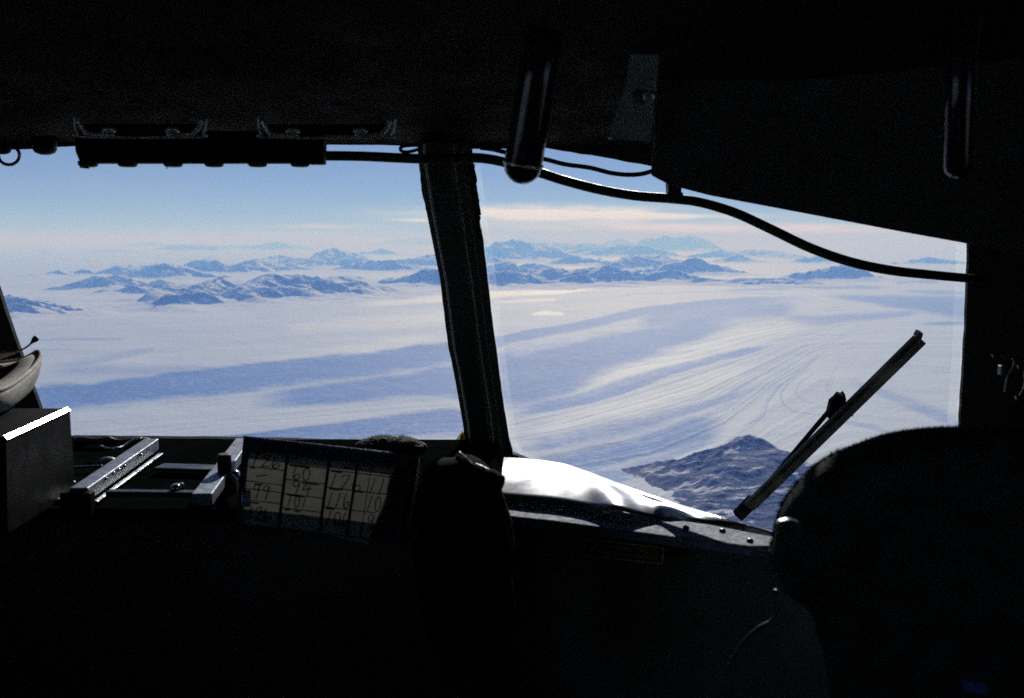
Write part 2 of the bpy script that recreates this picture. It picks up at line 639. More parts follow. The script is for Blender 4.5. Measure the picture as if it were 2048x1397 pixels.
def massif(name, label, ridges, mat, sf=0.66, sb=0.27, seed=1, apron=0.11, af=0.34, rough=1.0, colpx=1.7, reach=1.6, ystep=None, smin=0.68, sats=2):
    segs = []
    for rd in ridges:
        pts = [crest(p[0], p[1], p[2], sf) for p in rd]
        for a, b in zip(pts[:-1], pts[1:]):
            segs.append((a, b))
    nmain = len(segs)
    rs = random.Random(seed * 7 + 1)
    for a, b in list(segs):                     # side spurs running down from the crest
        ln = math.hypot(b[0] - a[0], b[1] - a[1])
        for _ in range(max(1, min(3, int(ln / 800)))):
            t = rs.random()
            x, y, hc = (a[i] + (b[i] - a[i]) * t for i in range(3))
            back = rs.random() < 0.25
            run = hc / sf * rs.uniform(0.75, 1.25) * (-1.3 if back else 1)
            lat = rs.uniform(-0.65, 0.65) * hc / sf
            hm = hc * rs.uniform(0.5, 0.66)
            mid = (x + lat * 0.42, y - run * 0.45, hm)
            segs.append(((x, y, hc * 0.97), mid))
            segs.append((mid, (x + lat, y - run, hc * 0.08)))
    for rd in ridges:                           # lesser peaks half buried in the snow around the crest
        pts = [crest(p[0], p[1], p[2], sf) for p in rd]
        for _ in range(sats):
            a = pts[rs.randrange(len(pts))]
            hh_ = a[2] * rs.uniform(0.22, 0.5)
            x, y = a[0] + rs.uniform(-1.9, 1.9) * a[2] / sf, a[1] + rs.uniform(-0.2, 2.6) * a[2] / sf
            w_ = hh_ / sf * rs.uniform(0.5, 1.3)
            sk = rs.uniform(-0.6, 0.6)
            segs.append(((x - w_, y - sk * w_, hh_ * rs.uniform(0.3, 0.7)), (x, y, hh_)))
            segs.append(((x, y, hh_), (x + w_, y + sk * w_, hh_ * rs.uniform(0.2, 0.7))))
    ys = [p[1] for s in segs for p in s]
    hs = [p[2] for s in segs for p in s]
    ts = [p[0] / p[1] for s in segs for p in s]
    H = max(hs)
    dm = sum(ys) / len(ys)
    mar = H / sb * reach
    y0, y1 = min(ys) - max(H / sf * 1.6, af * H / apron * 1.25) - 500, max(ys) + mar
    t0, t1 = min(ts) - H / sb * 1.2 / dm, max(ts) + H / sb * 1.2 / dm
    nx = int((t1 - t0) * FPX / colpx) + 2
    step = ystep or dm * 0.0017
    ny = int((y1 - y0) / step) + 2
    T, Y = np.meshgrid(np.linspace(t0, t1, nx), np.linspace(y0, y1, ny))
    X = T * Y
    L = H * 1.2 + 200
    wx = X + fbm(X / L, Y / L, 2, seed, 0.4) * L * 0.15 * rough
    wy = Y + fbm(X / L + 7.3, Y / L + 2.1, 2, seed + 5, 0.4) * L * 0.15 * rough
    gul = ridged(X / (L * 0.62), Y / (L * 0.9), 3, seed + 9, 0.40)       # spurs and gullies
    gul = (gul - gul.mean()) / (gul.std() + 1e-6)
    slope_mod = np.clip(0.86 + 0.75 * fbm(X / (L * 1.1), Y / (L * 1.1), 3, seed + 51, 0.45), smin, 1.15)
    h = np.full(X.shape, -200.0)
    for (ax, ay, ah), (bx, by, bh) in segs:
        dx, dy = bx - ax, by - ay
        l2 = dx * dx + dy * dy + 1e-6
        tt = np.clip(((wx - ax) * dx + (wy - ay) * dy) / l2, 0, 1)
        qx, qy = wx - (ax + tt * dx), wy - (ay + tt * dy)
        dist = np.hypot(qx, qy) + 1e-6
        toward = -qy / dist                                          # 1 on the camera's side
        hc = ah + (bh - ah) * tt
        sl = sb + (sf - sb) * np.clip(0.5 + 0.9 * toward, 0, 1)
        sl = sl * slope_mod
        hh = hc - sl * dist
        hh = np.maximum(hh, af * hc - apron * dist)
        h = np.maximum(h, hh)
    env = np.zeros(X.shape)                     # rolling snowfield that joins the peaks
    for (ax, ay, ah), (bx, by, bh) in segs[:nmain]:
        mx_, my_, mh = (ax + bx) / 2, (ay + by) / 2, (ah + bh) / 2
        env = np.maximum(env, (0.45 + 0.55 * mh / H) * np.exp(-((X - mx_) ** 2 + ((Y - my_) * 0.8) ** 2) / (2.0 * H / sf) ** 2))
    roll = env * H * 0.20 * np.clip(0.75 + 0.9 * fbm(X / (L * 1.3), Y / (L * 1.3), 3, seed + 71, 0.45), 0, 2) - 0.035 * H
    h = np.maximum(h, roll)
    amp = np.clip(h / (0.35 * H), 0, 1)
    h = h + amp * (gul * 0.032 * H + fbm(X / (L * 0.2), Y / (L * 0.2), 3, seed + 3) * 0.006 * H) * rough
    h = np.where(h < 0, h * 0.6 - 2, h)
    edge = np.minimum.reduce([np.arange(nx)[None, :] * np.ones((ny, 1)), (nx - 1 - np.arange(nx))[None, :] * np.ones((ny, 1)),
                              np.arange(ny)[:, None] * np.ones((1, nx)), (ny - 1 - np.arange(ny))[:, None] * np.ones((1, nx))])
    h = np.where(edge < 1, -60, h)
    return grid_mesh(name, X, Y, h + ICE, mat, label)


# --- the ice sheet: one polar sheet out to the horizon, finely divided where it is looked at
def poly_dist(px, row, pts, asp):
    """distance in the picture's pixels from points to a polyline, and the position along it"""
    best = np.full(px.shape, 1e9)
    sgn = np.zeros(px.shape)
    wid = np.zeros(px.shape)
    for a, b in zip(pts[:-1], pts[1:]):
        dx, dy = b[0] - a[0], (b[1] - a[1]) * asp
        l2 = dx * dx + dy * dy + 1e-6
        ux, uy = px - a[0], (row - a[1]) * asp
        t = np.clip((ux * dx + uy * dy) / l2, 0, 1)
        d = np.hypot(ux - t * dx, uy - t * dy)
        m = d < best
        best = np.where(m, d, best)
        sgn = np.where(m, np.sign(dx * uy - dy * ux), sgn)
        wid = np.where(m, a[2] + (b[2] - a[2]) * t, wid)
    return best / asp, sgn, wid


# crest-line, (px, row, half width), upper softness, lower softness, strength
BANDS = [
    ([(-60, 812, 28), (100, 792, 26), (300, 776, 22), (500, 752, 24), (700, 730, 24), (890, 706, 20), (1010, 678, 9), (1150, 653, 8), (1300, 621, 8), (1400, 608, 7), (1500, 601, 6), (1640, 596, 4)], 0.35, 1.3, 1.1),
    ([(500, 800, 14), (700, 785, 22), (890, 765, 30), (1010, 760, 52), (1100, 735, 46), (1200, 705, 34), (1300, 680, 26), (1420, 650, 18), (1500, 630, 12)], 0.8, 0.9, 1.0),
    ([(300, 700, 4), (90, 742, 10), (300, 740, 10), (480, 738, 4)], 1.5, 1.5, 0.30),
    ([(60, 680, 2), (240, 678, 2)], 1.5, 1.5, 0.55),
    ([(60, 700, 1.5), (140, 700, 1.5)], 1.5, 1.5, 0.55),
    ([(1020, 826, 12), (1150, 797, 12), (1250, 769, 12), (1340, 742, 9), (1440, 713, 7), (1560, 690, 3)], 0.9, 0.22, 0.9),
    ([(250, 893, 4), (480, 876, 7), (700, 862, 17), (900, 846, 26), (1010, 838, 8)], 0.4, 1.2, 0.95),
    ([(1040, 895, 14), (1150, 875, 16), (1270, 850, 16), (1400, 812, 9), (1520, 772, 4)], 1.1, 1.1, 0.62),
    ([(1040, 945, 18), (1150, 925, 20), (1280, 893, 20), (1400, 862, 24), (1440, 850, 17), (1452, 846, 10)], 0.9, 0.8, 0.85),
    ([(1100, 975, 20), (1250, 948, 14), (1350, 905, 8), (1440, 880, 4)], 1.0, 1.0, 0.6),
    ([(1270, 640, 18), (1380, 630, 18), (1500, 620, 16), (1600, 618, 14)], 1.1, 1.3, 0.8),
    ([(1560, 636, 8), (1650, 641, 9), (1760, 632, 6), (1850, 625, 4)], 1.0, 1.2, 0.6),
    ([(1650, 592, 3), (1730, 597, 7), (1830, 606, 14), (1960, 620, 22), (2100, 630, 26)], 0.9, 1.0, 0.85),
    ([(1440, 581, 2), (1580, 577, 3), (1700, 574, 4), (1780, 576, 3)], 1.0, 1.0, 0.7),
    ([(1790, 566, 2), (1830, 562, 4), (1880, 564, 3)], 1.0, 1.0, 0.7),
    ([(1800, 582, 2), (1900, 586, 4), (2050, 590, 5)], 1.0, 1.0, 0.5),
    ([(1840, 648, 1), (1900, 646, 3), (1980, 645, 3)], 1.0, 1.0, 0.75),
    ([(1700, 760, 4), (1800, 795, 8), (1900, 835, 10), (2000, 870, 12)], 1.3, 1.0, 0.42),
    ([(1640, 830, 3), (1740, 850, 5), (1850, 890, 6)], 1.0, 1.0, 0.35),
    ([(1000, 600, 1), (1120, 604, 2), (1260, 592, 2)], 1.0, 1.0, 0.3),
    ([(1250, 588, 1), (1400, 584, 2), (1560, 588, 2)], 1.0, 1.0, 0.5),
    # flow lines sweeping round the point of rock
    ([(1490, 852, 1.3), (1528, 832, 1.5), (1538, 800, 2.2), (1556, 775, 2.4), (1590, 750, 1.8), (1640, 712, 1.0)], 1.0, 1.0, 0.62),
    ([(1640, 828, 1.0), (1590, 822, 1.6), (1566, 805, 2.0), (1562, 785, 2.0), (1582, 762, 1.6), (1620, 735, 1.0)], 1.0, 1.0, 0.55),
    ([(1660, 815, 1.0), (1610, 800, 1.5), (1592, 785, 1.8), (1600, 765, 1.5), (1630, 745, 0.8)], 1.0, 1.0, 0.5),
    ([(1690, 795, 1.0), (1662, 788, 1.3), (1654, 772, 1.5), (1664, 750, 1.0), (1676, 730, 0.6)], 1.0, 1.0, 0.5),
    ([(1672, 790, 0.8), (1662, 772, 1.0), (1670, 752, 0.8)], 1.0, 1.0, 0.45),
    ([(1390, 842, 1.5), (1480, 805, 1.6), (1540, 772, 1.6), (1600, 738, 1.0)], 1.0, 1.0, 0.42),
    ([(1340, 872, 1.5), (1450, 820, 1.6), (1530, 770, 1.4), (1590, 735, 0.8)], 1.0, 1.0, 0.42),
    ([(1500, 860, 1.0), (1520, 840, 1.2), (1528, 812, 1.2), (1540, 785, 1.2)], 1.0, 1.0, 0.42),
    ([(1120, 934, 1.2), (1240, 918, 1.5), (1340, 890, 1.5), (1420, 862, 1.0)], 1.0, 1.0, 0.7),
]
FLOW = [   # rows of the flow lines at given columns; their order gives the cross-flow coordinate of the streaks
    [(-400, 600), (1000, 592), (1500, 575), (2500, 560)],
    [(-400, 800), (0, 775), (300, 757), (500, 732), (700, 710), (890, 688), (1010, 668), (1150, 645), (1300, 615), (1400, 603), (1500, 597), (1700, 590), (2500, 585)],
    [(-400, 870), (0, 832), (300, 810), (500, 795), (700, 775), (890, 750), (1010, 715), (1150, 690), (1300, 660), (1450, 628), (1600, 615), (2500, 630)],
    [(-400, 980), (0, 930), (500, 872), (700, 855), (900, 845), (1020, 833), (1150, 803), (1250, 775), (1350, 745), (1440, 715), (1600, 672), (2500, 660)],
    [(-400, 1100), (500, 1000), (900, 930), (1100, 897), (1250, 862), (1400, 822), (1500, 770), (1620, 700), (2500, 690)],
    [(-400, 1200), (900, 990), (1100, 940), (1300, 905), (1450, 845), (1540, 770), (1640, 710), (2500, 800)],
    [(-400, 1500), (900, 1300), (1200, 1200), (1500, 1000), (1700, 900), (2500, 1000)],
]


_rf = random.Random(12)
for _k in range(26):
    _o = _k * 13 + _rf.uniform(-5, 5)
    BANDS.append(([(1030 + _rf.uniform(0, 200), 985 - _o * 0.95, 0.8), (1250 + _rf.uniform(-20, 20), 935 - _o * 0.88, 1.3), (1400, 868 - _o * 0.70, 1.5), (1500, 800 - _o * 0.52, 1.4), (1590, 735 - _o * 0.34, 1.0), (1680 + _rf.uniform(0, 80), 690 - _o * 0.25, 0.6)],
                  1.0, 1.0, _rf.uniform(0.18, 0.55)))
GLINTS = [  # patches of sun glint painted on the ice, laid out like BANDS
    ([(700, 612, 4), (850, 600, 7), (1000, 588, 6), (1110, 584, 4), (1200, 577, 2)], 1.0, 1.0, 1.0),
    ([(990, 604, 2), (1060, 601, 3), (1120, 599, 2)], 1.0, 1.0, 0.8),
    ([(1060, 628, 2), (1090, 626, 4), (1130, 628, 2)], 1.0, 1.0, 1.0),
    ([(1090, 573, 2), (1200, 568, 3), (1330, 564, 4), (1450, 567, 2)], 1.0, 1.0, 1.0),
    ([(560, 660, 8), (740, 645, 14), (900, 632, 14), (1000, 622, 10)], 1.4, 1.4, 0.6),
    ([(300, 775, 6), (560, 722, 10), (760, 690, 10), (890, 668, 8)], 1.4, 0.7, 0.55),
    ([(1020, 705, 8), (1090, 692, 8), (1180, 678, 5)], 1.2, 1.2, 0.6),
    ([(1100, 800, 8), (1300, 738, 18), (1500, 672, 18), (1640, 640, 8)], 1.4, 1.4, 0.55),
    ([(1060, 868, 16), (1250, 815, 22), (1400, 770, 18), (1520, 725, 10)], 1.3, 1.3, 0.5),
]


def ice_sheet():
    fine = np.linspace(-31.5, 31.5, 1150)
    az = np.concatenate([np.arange(-180, -31.5, 5.5), fine, np.arange(36, 180.1, 6.0)])
    az[0], az[-1] = -180, 180
    rows = np.arange(1120, 497, -1.25)
    rr = -ICE * FPX / (rows - HOR)
    far = np.geomspace(rr[-1] * 1.03, 900e3, 36)
    near = np.array([2.0, 1500.0, 3000.0, 4000.0])
    r = np.concatenate([near, rr, far])
    A, RR = np.meshgrid(np.radians(az), r)
    X, Y = RR * np.sin(A), RR * np.cos(A)
    front = Y > 500
    px, row = proj(X, np.where(front, Y, 500.0), np.full(X.shape, ICE))
    px = np.where(front, px, -3000)
    row = np.where(front, row, 3000)
    ice = np.zeros(X.shape)
    wob = fbm(X / 1800, Y / 1800, 4, 41)
    wob2 = fbm(X / 420, Y / 420, 3, 43)
    glint = np.zeros(X.shape)
    for lay, (pts, su, sl, st) in [(0, q) for q in BANDS] + [(1, q) for q in GLINTS]:
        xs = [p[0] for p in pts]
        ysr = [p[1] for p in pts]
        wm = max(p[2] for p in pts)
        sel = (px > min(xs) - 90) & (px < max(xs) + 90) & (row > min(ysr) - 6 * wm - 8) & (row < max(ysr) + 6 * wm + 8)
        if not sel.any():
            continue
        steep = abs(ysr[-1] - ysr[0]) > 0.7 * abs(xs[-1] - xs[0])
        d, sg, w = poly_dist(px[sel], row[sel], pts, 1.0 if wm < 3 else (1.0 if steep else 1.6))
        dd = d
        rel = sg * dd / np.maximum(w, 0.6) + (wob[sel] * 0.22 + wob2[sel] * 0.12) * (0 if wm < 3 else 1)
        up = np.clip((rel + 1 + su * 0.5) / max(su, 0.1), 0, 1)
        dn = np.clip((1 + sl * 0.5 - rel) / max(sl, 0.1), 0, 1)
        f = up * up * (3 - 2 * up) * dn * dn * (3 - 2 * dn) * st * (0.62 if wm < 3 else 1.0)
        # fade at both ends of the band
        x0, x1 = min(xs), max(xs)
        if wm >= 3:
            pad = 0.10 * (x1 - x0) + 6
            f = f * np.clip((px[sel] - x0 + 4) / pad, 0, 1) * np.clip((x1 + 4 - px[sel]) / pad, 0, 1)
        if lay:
            glint[sel] = np.maximum(glint[sel], f)
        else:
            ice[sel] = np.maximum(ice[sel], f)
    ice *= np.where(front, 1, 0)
    # cross-flow coordinate
    cols = np.stack([np.interp(px, [q[0] for q in L], [q[1] for q in L]) for L in FLOW], 0)
    v = np.zeros(X.shape)
    for k in range(len(FLOW) - 1):
        a, b = cols[k], cols[k + 1]
        t = (row - a) / np.maximum(b - a, 3.0)
        v = np.where((row >= a) & (row < b), k + t, v)
    v = np.where(row >= cols[-1], len(FLOW) - 1 + (row - cols[-1]) / 150.0, v)
    v = v + wob * 0.02
    amp = np.clip(1 - RR / 60e3, 0, 1) * np.clip(RR / 3000, 0, 1)
    Z = ICE + amp * (fbm(X / 2600, Y / 2600, 4, 5) * 20 - ice * 9 + fbm(v * 22, v * 3, 3, 77) * 2.6 + fbm(v * 5.5, v * 1.1, 3, 79) * 5.0) - 6
    # last columns close the ring exactly
    Z[:, -1] = Z[:, 0]
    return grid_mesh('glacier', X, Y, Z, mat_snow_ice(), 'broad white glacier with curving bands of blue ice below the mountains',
                     attrs={'ice': ice, 'flow': v, 'glint': glint})


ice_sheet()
MT_N = mat_mountain('mountain_snow_and_rock', 0.0026, 0.79, 0.87, (0.085, 0.092, 0.108))
MT_F = mat_mountain('far_mountain_snow_and_rock', 0.0011, 0.79, 0.87, (0.085, 0.092, 0.108))
massif('mountain_range', 'long snowy ridge with dark cliffs along the far edge of the glacier, left window', [
    [(298, 606, 613), (330, 592, 615), (370, 587, 614), (405, 586, 612), (432, 594, 611)],
    [(392, 583, 600), (420, 568, 595), (440, 553, 590), (462, 567, 592), (486, 578, 594)],
    [(462, 588, 607), (492, 570, 604), (520, 559, 600), (545, 546, 596), (580, 556, 597), (612, 561, 596)],
    [(540, 574, 602), (578, 573, 600), (612, 566, 597), (650, 559, 594), (690, 566, 591), (725, 565, 589), (762, 572, 586), (804, 582, 584)],
    [(560, 551, 574), (600, 549, 570), (640, 556, 570), (680, 553, 566), (705, 551, 562)],
    [(300, 590, 606), (350, 575, 600), (395, 570, 597)],
], MT_N, seed=3, smin=0.85, sf=0.72)
massif('mountain', 'pair of dark wedge-shaped peaks left of the long ridge', [
    [(92, 579, 581), (150, 566, 580), (195, 552, 579), (214, 573, 577)],
    [(214, 557, 570), (232, 551, 573), (272, 561, 575), (300, 568, 576)],
    [(232, 584, 588), (262, 569, 588), (302, 586, 590)],
    [(302, 568, 580), (322, 559, 580), (338, 567, 579)],
], MT_N, seed=11, sb=0.3)
massif('mountain', 'cluster of snowy peaks behind the long ridge, left window', [
    [(80, 549, 552), (115, 541, 551), (132, 546, 551)], [(150, 546, 550), (165, 537, 550), (182, 545, 550)],
    [(216, 541, 550), (238, 531, 551), (262, 529, 546), (302, 533, 546)], [(240, 541, 552), (300, 538, 552), (342, 541, 550)],
    [(288, 547, 559), (320, 527, 559), (346, 536, 557)], [(300, 530, 541), (330, 527, 541), (362, 533, 547), (402, 545, 553)],
    [(365, 531, 546), (400, 520, 546), (425, 520, 546), (450, 530, 546), (482, 527, 547)],
    [(484, 524, 542), (506, 519, 543), (524, 536, 546)], [(540, 531, 541), (576, 529, 540), (600, 533, 541)],
], MT_N, seed=19, sb=0.3)
massif('mountain', 'sharp dark pyramid peak standing left of the window post', [
    [(515, 519, 531), (560, 511, 529), (600, 518, 531), (640, 520, 533)],
    [(612, 522, 529), (650, 508, 529), (668, 495, 528), (690, 507, 529), (722, 517, 531)],
    [(688, 521, 533), (722, 515, 533), (742, 525, 533)], [(625, 527, 535), (656, 522, 534)],
    [(735, 507, 510), (760, 496, 510), (785, 506, 510)],
], MT_F, seed=23, sb=0.38, sf=0.6)
massif('mountain', 'flat-topped dark mountains just left of the window post', [
    [(702, 531, 540), (730, 522, 542), (790, 521, 543), (804, 532, 542)],
    [(794, 521, 534), (840, 517, 534), (862, 508, 533), (910, 505, 531), (960, 508, 530)],
], MT_F, seed=29, sb=0.3)
massif('mountain', 'dark rounded headland behind the window post', [
    [(806, 562, 569), (826, 550, 570), (850, 541, 571), (880, 538, 572), (930, 545, 573), (980, 562, 573)],
], MT_N, seed=31)
massif('mountain', 'pale blue table mountains far off on the left horizon', [
    [(325, 493, 502), (345, 488, 502), (430, 491, 502), (500, 489, 501), (560, 483, 501), (604, 489, 500)],
    [(252, 489, 494), (300, 483, 494), (332, 488, 494)],
    [(160, 513, 515), (230, 510, 514), (340, 508, 513)], [(380, 516, 521), (420, 511, 521), (442, 515, 521)],
    [(0, 520, 524), (60, 520, 525), (190, 517, 523), (242, 519, 523)],
    [(60, 503, 507), (90, 501, 507), (110, 504, 507)], [(150, 502, 506), (230, 499, 506), (290, 502, 506)],
], MT_F, seed=37, rough=0.6, colpx=2.2, ystep=700)
massif('mountain', 'faint blue mesa on the horizon beside the window post', [
    [(768, 484, 491), (800, 476, 492), (850, 475, 492), (960, 478, 492)], [(1036, 480, 491), (1053, 471, 491), (1066, 477, 491)],
], MT_F, seed=39, rough=0.5, colpx=2.4, ystep=900)
massif('mountain', 'small dark rocky nunatak at the far left beside the window frame', [
    [(-30, 600, 624), (5, 594, 626), (22, 587, 628), (50, 596, 628), (86, 611, 627), (132, 624, 628)],
    [(20, 606, 632), (60, 612, 631), (84, 618, 629)],
], MT_N, seed=43, sb=0.36)
massif('mountain_range', 'row of blue-shaded foothills along the glacier in the right window', [
    [(984, 566, 573), (1010, 540, 573), (1036, 550, 572), (1062, 566, 572)],
    [(1070, 561, 567), (1095, 535, 565), (1122, 538, 563), (1162, 549, 563)],
    [(1108, 562, 570), (1140, 554, 569), (1166, 551, 569), (1198, 567, 569)],
    [(1168, 560, 567), (1195, 540, 567), (1213, 529, 567), (1228, 546, 566)],
    [(1225, 554, 566), (1300, 550, 565), (1342, 539, 563), (1356, 548, 561)],
    [(1385, 559, 567), (1420, 553, 567), (1452, 561, 567)],
], MT_N, seed=47)
massif('mountain_range', 'jumble of snowy peaks in the middle of the right window', [
    [(984, 537, 551), (1010, 522, 551), (1036, 536, 549)], [(1040, 531, 546), (1068, 524, 546), (1092, 536, 546)],
    [(1224, 527, 541), (1246, 520, 540), (1276, 511, 538), (1288, 522, 537)],
    [(1268, 509, 530), (1290, 512, 532), (1326, 511, 535), (1346, 521, 538)],
    [(1348, 532, 547), (1370, 519, 549), (1386, 516, 549), (1402, 540, 549)],
    [(1120, 520, 530), (1150, 512, 530), (1185, 518, 529)],
], MT_N, seed=53, sb=0.3)
massif('mountain_range', 'dark escarpment rising just right of the window post', [
    [(972, 503, 521), (995, 486, 524), (1030, 479, 523), (1056, 487, 522), (1066, 501, 522)],
    [(1040, 486, 505), (1100, 486, 505), (1160, 487, 508), (1202, 489, 510), (1218, 500, 511)],
    [(1198, 498, 513), (1240, 489, 513), (1292, 492, 514)],
], MT_F, seed=59)
massif('mountain', 'broad high peak on the horizon beneath the cream clouds', [
    [(1268, 488, 501), (1301, 475, 503), (1320, 482, 503), (1340, 469, 503), (1356, 474, 503), (1375, 470, 503), (1409, 480, 502), (1437, 496, 501)],
    [(1212, 486, 496), (1240, 477, 497), (1262, 486, 497)],
], MT_F, seed=61, rough=1.2, sb=0.5)
massif('mountain_range', 'low snowy hills right of the high peak, under the drooping hose', [
    [(1400, 507, 516), (1440, 500, 516), (1472, 506, 515)], [(1448, 517, 525), (1475, 510, 525), (1512, 519, 524)],
    [(1500, 499, 512), (1560, 502, 515), (1612, 513, 520)], [(1608, 517, 526), (1650, 510, 526), (1692, 519, 526)],
], MT_F, seed=67, sb=0.3)
massif('mountain', 'low dark headland with a pointed tail at the right of the glacier', [
    [(1556, 556, 562), (1600, 545, 562), (1640, 538, 561), (1690, 529, 560), (1706, 536, 559), (1744, 553, 557)],
], MT_N, seed=71, sb=0.36)
massif('snow_dome', 'low bright snow dome in front of the dark headland', [
    [(1452, 562, 569), (1480, 556, 569), (1560, 556, 569), (1620, 561, 569), (1650, 567, 569)],
], MT_N, sf=0.3, sb=0.3, seed=73, rough=0.7)
massif('mountain', 'tiny blue table mountain at the far right edge of the window', [
    [(1846, 527, 529), (1856, 514, 529), (1880, 518, 529), (1940, 525, 529)],
], MT_F, seed=79, rough=0.6)


def rock_spur():
    """the near rock below the aircraft: a low plateau that tilts towards the camera, its crest meeting the ice behind"""
    C = []
    for px, row, H in [(1246, 940, 8), (1290, 930, 45), (1330, 921, 70), (1360, 916, 90), (1400, 905, 120), (1440, 893, 150), (1470, 880, 180), (1484, 876, 190), (1497, 867, 212),
                       (1512, 875, 190), (1530, 888, 160), (1560, 907, 130), (1620, 940, 90), (1680, 962, 80), (1760, 985, 80), (1900, 1020, 80), (2100, 1060, 80)]:
        k = (row - HOR) / FPX
        d = (-ICE - H) / k
        p = P(px, row, d)
        C.append((p.x, p.y, p.z - ICE))
    t = np.linspace(0.08, 0.60, 620)
    y = np.linspace(3300, 7600, 560)
    T, Y = np.meshgrid(t, y)
    X = T * Y
    wx = X + fbm(X / 300, Y / 300, 5, 90, 0.5) * 34
    wy = Y + fbm(X / 300 + 5, Y / 300, 5, 95, 0.5) * 34
    h = np.full(X.shape, -300.0)
    for (ax, ay, ah), (bx, by, bh) in zip(C[:-1], C[1:]):
        dx, dy = bx - ax, by - ay
        l2 = dx * dx + dy * dy
        tt = np.clip(((wx - ax) * dx + (wy - ay) * dy) / l2, 0, 1)
        qx, qy = wx - ax - tt * dx, wy - ay - tt * dy
        dist = np.hypot(qx, qy) + 1e-6
        toward = -qy / dist
        hc = ah + (bh - ah) * tt
        sl = 0.62 + (0.10 - 0.62) * np.clip((toward - 0.35) / 0.6, 0, 1)
        h = np.maximum(h, hc - sl * dist)
    rg = ridged(X / 330 + 0.3, Y / 260, 6, 101, 0.5)
    rg = (rg - rg.mean()) / rg.std()
    h = h + np.clip(h / 40, 0, 1) * (rg * 6.0 + fbm(X / 800, Y / 600, 3, 107, 0.4) * 12)
    ter = 12.0                                                        # stepped ledges of layered rock
    hs = np.floor(h / ter) * ter + ter * np.clip((h / ter - np.floor(h / ter)) * 1.0, 0, 1) ** 2.2
    h = np.where(h > 4, h * 0.8 + hs * 0.2, h)
    # the rock's left flank, where crevassed ice laps against it
    e0, e1 = Vector(C[0][:2]), PZ(1330, 1015, ICE).xy
    dv = (e1 - e0).normalized()
    sd = (X - e0.x) * (-dv.y) + (Y - e0.y) * dv.x + fbm(X / 160, Y / 160, 4, 131) * 18
    h = np.minimum(h, sd * 0.35)
    h = np.where(h < 0, h * 0.5 - 3, h)
    h[0, :] = h[-1, :] = -60
    h[:, 0] = h[:, -1] = -60
    grid_mesh('rock_spur', X, Y, h + ICE, mat_mountain('near_rock_with_snow_patches', 0.012, 0.7, 0.8, (0.036, 0.050, 0.108), 1.0, 0.555),  # rock colour holds the blue of sky light and haze
              'dark haze-tinted rock spur with snow patches, left of the wiper in the right window')


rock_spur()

# ------------------------------------------------------------------ haze
m, nt, out = new_mat('thin_antarctic_air')
pv = nt.nodes.new('ShaderNodeVolumePrincipled')
pv.inputs['Color'].default_value = (0.18, 0.38, 1.0, 1)
pv.inputs['Absorption Color'].default_value = (1, 1, 1, 1)
pv.inputs['Density'].default_value = 4.2e-5
pv.inputs['Anisotropy'].default_value = 0.1
nt.links.new(pv.outputs[0], out.inputs['Volume'])
MB().box((-1.0e6, -1.0e6, ICE - 120), (1.0e6, 1.0e6, 1100)).build('haze', m, kind='stuff', label='thin blue air between the aircraft and the far mountains')

# ------------------------------------------------------------------ cockpit materials that need more than paint
def mat_glass():
    m, nt, out = new_mat('windscreen_glass')
    t = nt.nodes.new('ShaderNodeBsdfTransparent')
    t.inputs['Color'].default_value = (0.955, 0.964, 0.988, 1)
    g = nt.nodes.new('ShaderNodeBsdfGlossy')
    g.inputs['Roughness'].default_value = 0.02
    fr = nt.nodes.new('ShaderNodeFresnel')
    fr.inputs['IOR'].default_value = 1.25
    mx = nt.nodes.new('ShaderNodeMixShader')
    nt.links.new(fr.outputs[0], mx.inputs[0])
    nt.links.new(t.outputs[0], mx.inputs[1])
    nt.links.new(g.outputs[0], mx.inputs[2])
    # faint scratches and dried specks on the glass
    d = nt.nodes.new('ShaderNodeBsdfTranslucent')
    d.inputs['Color'].default_value = (0.8, 0.8, 0.8, 1)
    sp = nmath(nt, 'ADD', ramp(nt, noise(nt, 55, 8, 0.75), [(0.69, 0.0), (0.80, 0.14)]), ramp(nt, noise(nt, 5, 5, 0.6, None, 0.8), [(0.45, 0.0), (0.85, 0.012)]))
    mx2 = nt.nodes.new('ShaderNodeMixShader')
    nt.links.new(sp, mx2.inputs[0])
    nt.links.new(mx.outputs[0], mx2.inputs[1])
    nt.links.new(d.outputs[0], mx2.inputs[2])
    nt.links.new(mx2.outputs[0], out.inputs['Surface'])
    return m


def mat_film():
    """cloudy old sealant smeared on the rim of the pane"""
    m, nt, out = new_mat('cloudy_sealant_film')
    t = nt.nodes.new('ShaderNodeBsdfTransparent')
    d = nt.nodes.new('ShaderNodeBsdfTranslucent')
    d.inputs['Color'].default_value = (0.85, 0.86, 0.80, 1)
    mx = nt.nodes.new('ShaderNodeMixShader')
    nt.links.new(ramp(nt, noise(nt, 38, 5, 0.6), [(0.3, 0.01), (0.75, 0.09)]), mx.inputs[0])
    nt.links.new(t.outputs[0], mx.inputs[1])
    nt.links.new(d.outputs[0], mx.inputs[2])
    nt.links.new(mx.outputs[0], out.inputs['Surface'])
    return m


def mat_sheet():
    m, nt, out = new_mat('crumpled_silver_sheet')
    b = nt.nodes.new('ShaderNodeBsdfPrincipled')
    n1 = noise(nt, 9, 3, 0.45)
    nt.links.new(ramp(nt, n1, [(0.3, (0.13, 0.135, 0.15)), (0.7, (0.27, 0.27, 0.28))]), b.inputs['Base Color'])
    b.inputs['Metallic'].default_value = 0.7
    nt.links.new(ramp(nt, noise(nt, 40, 5, 0.6), [(0.3, 0.24), (0.7, 0.33)]), b.inputs['Roughness'])
    nt.links.new(bump(nt, noise(nt, 9, 2, 0.4), 0.08, 0.01), b.inputs['Normal'])
    nt.links.new(b.outputs[0], out.inputs['Surface'])
    return m


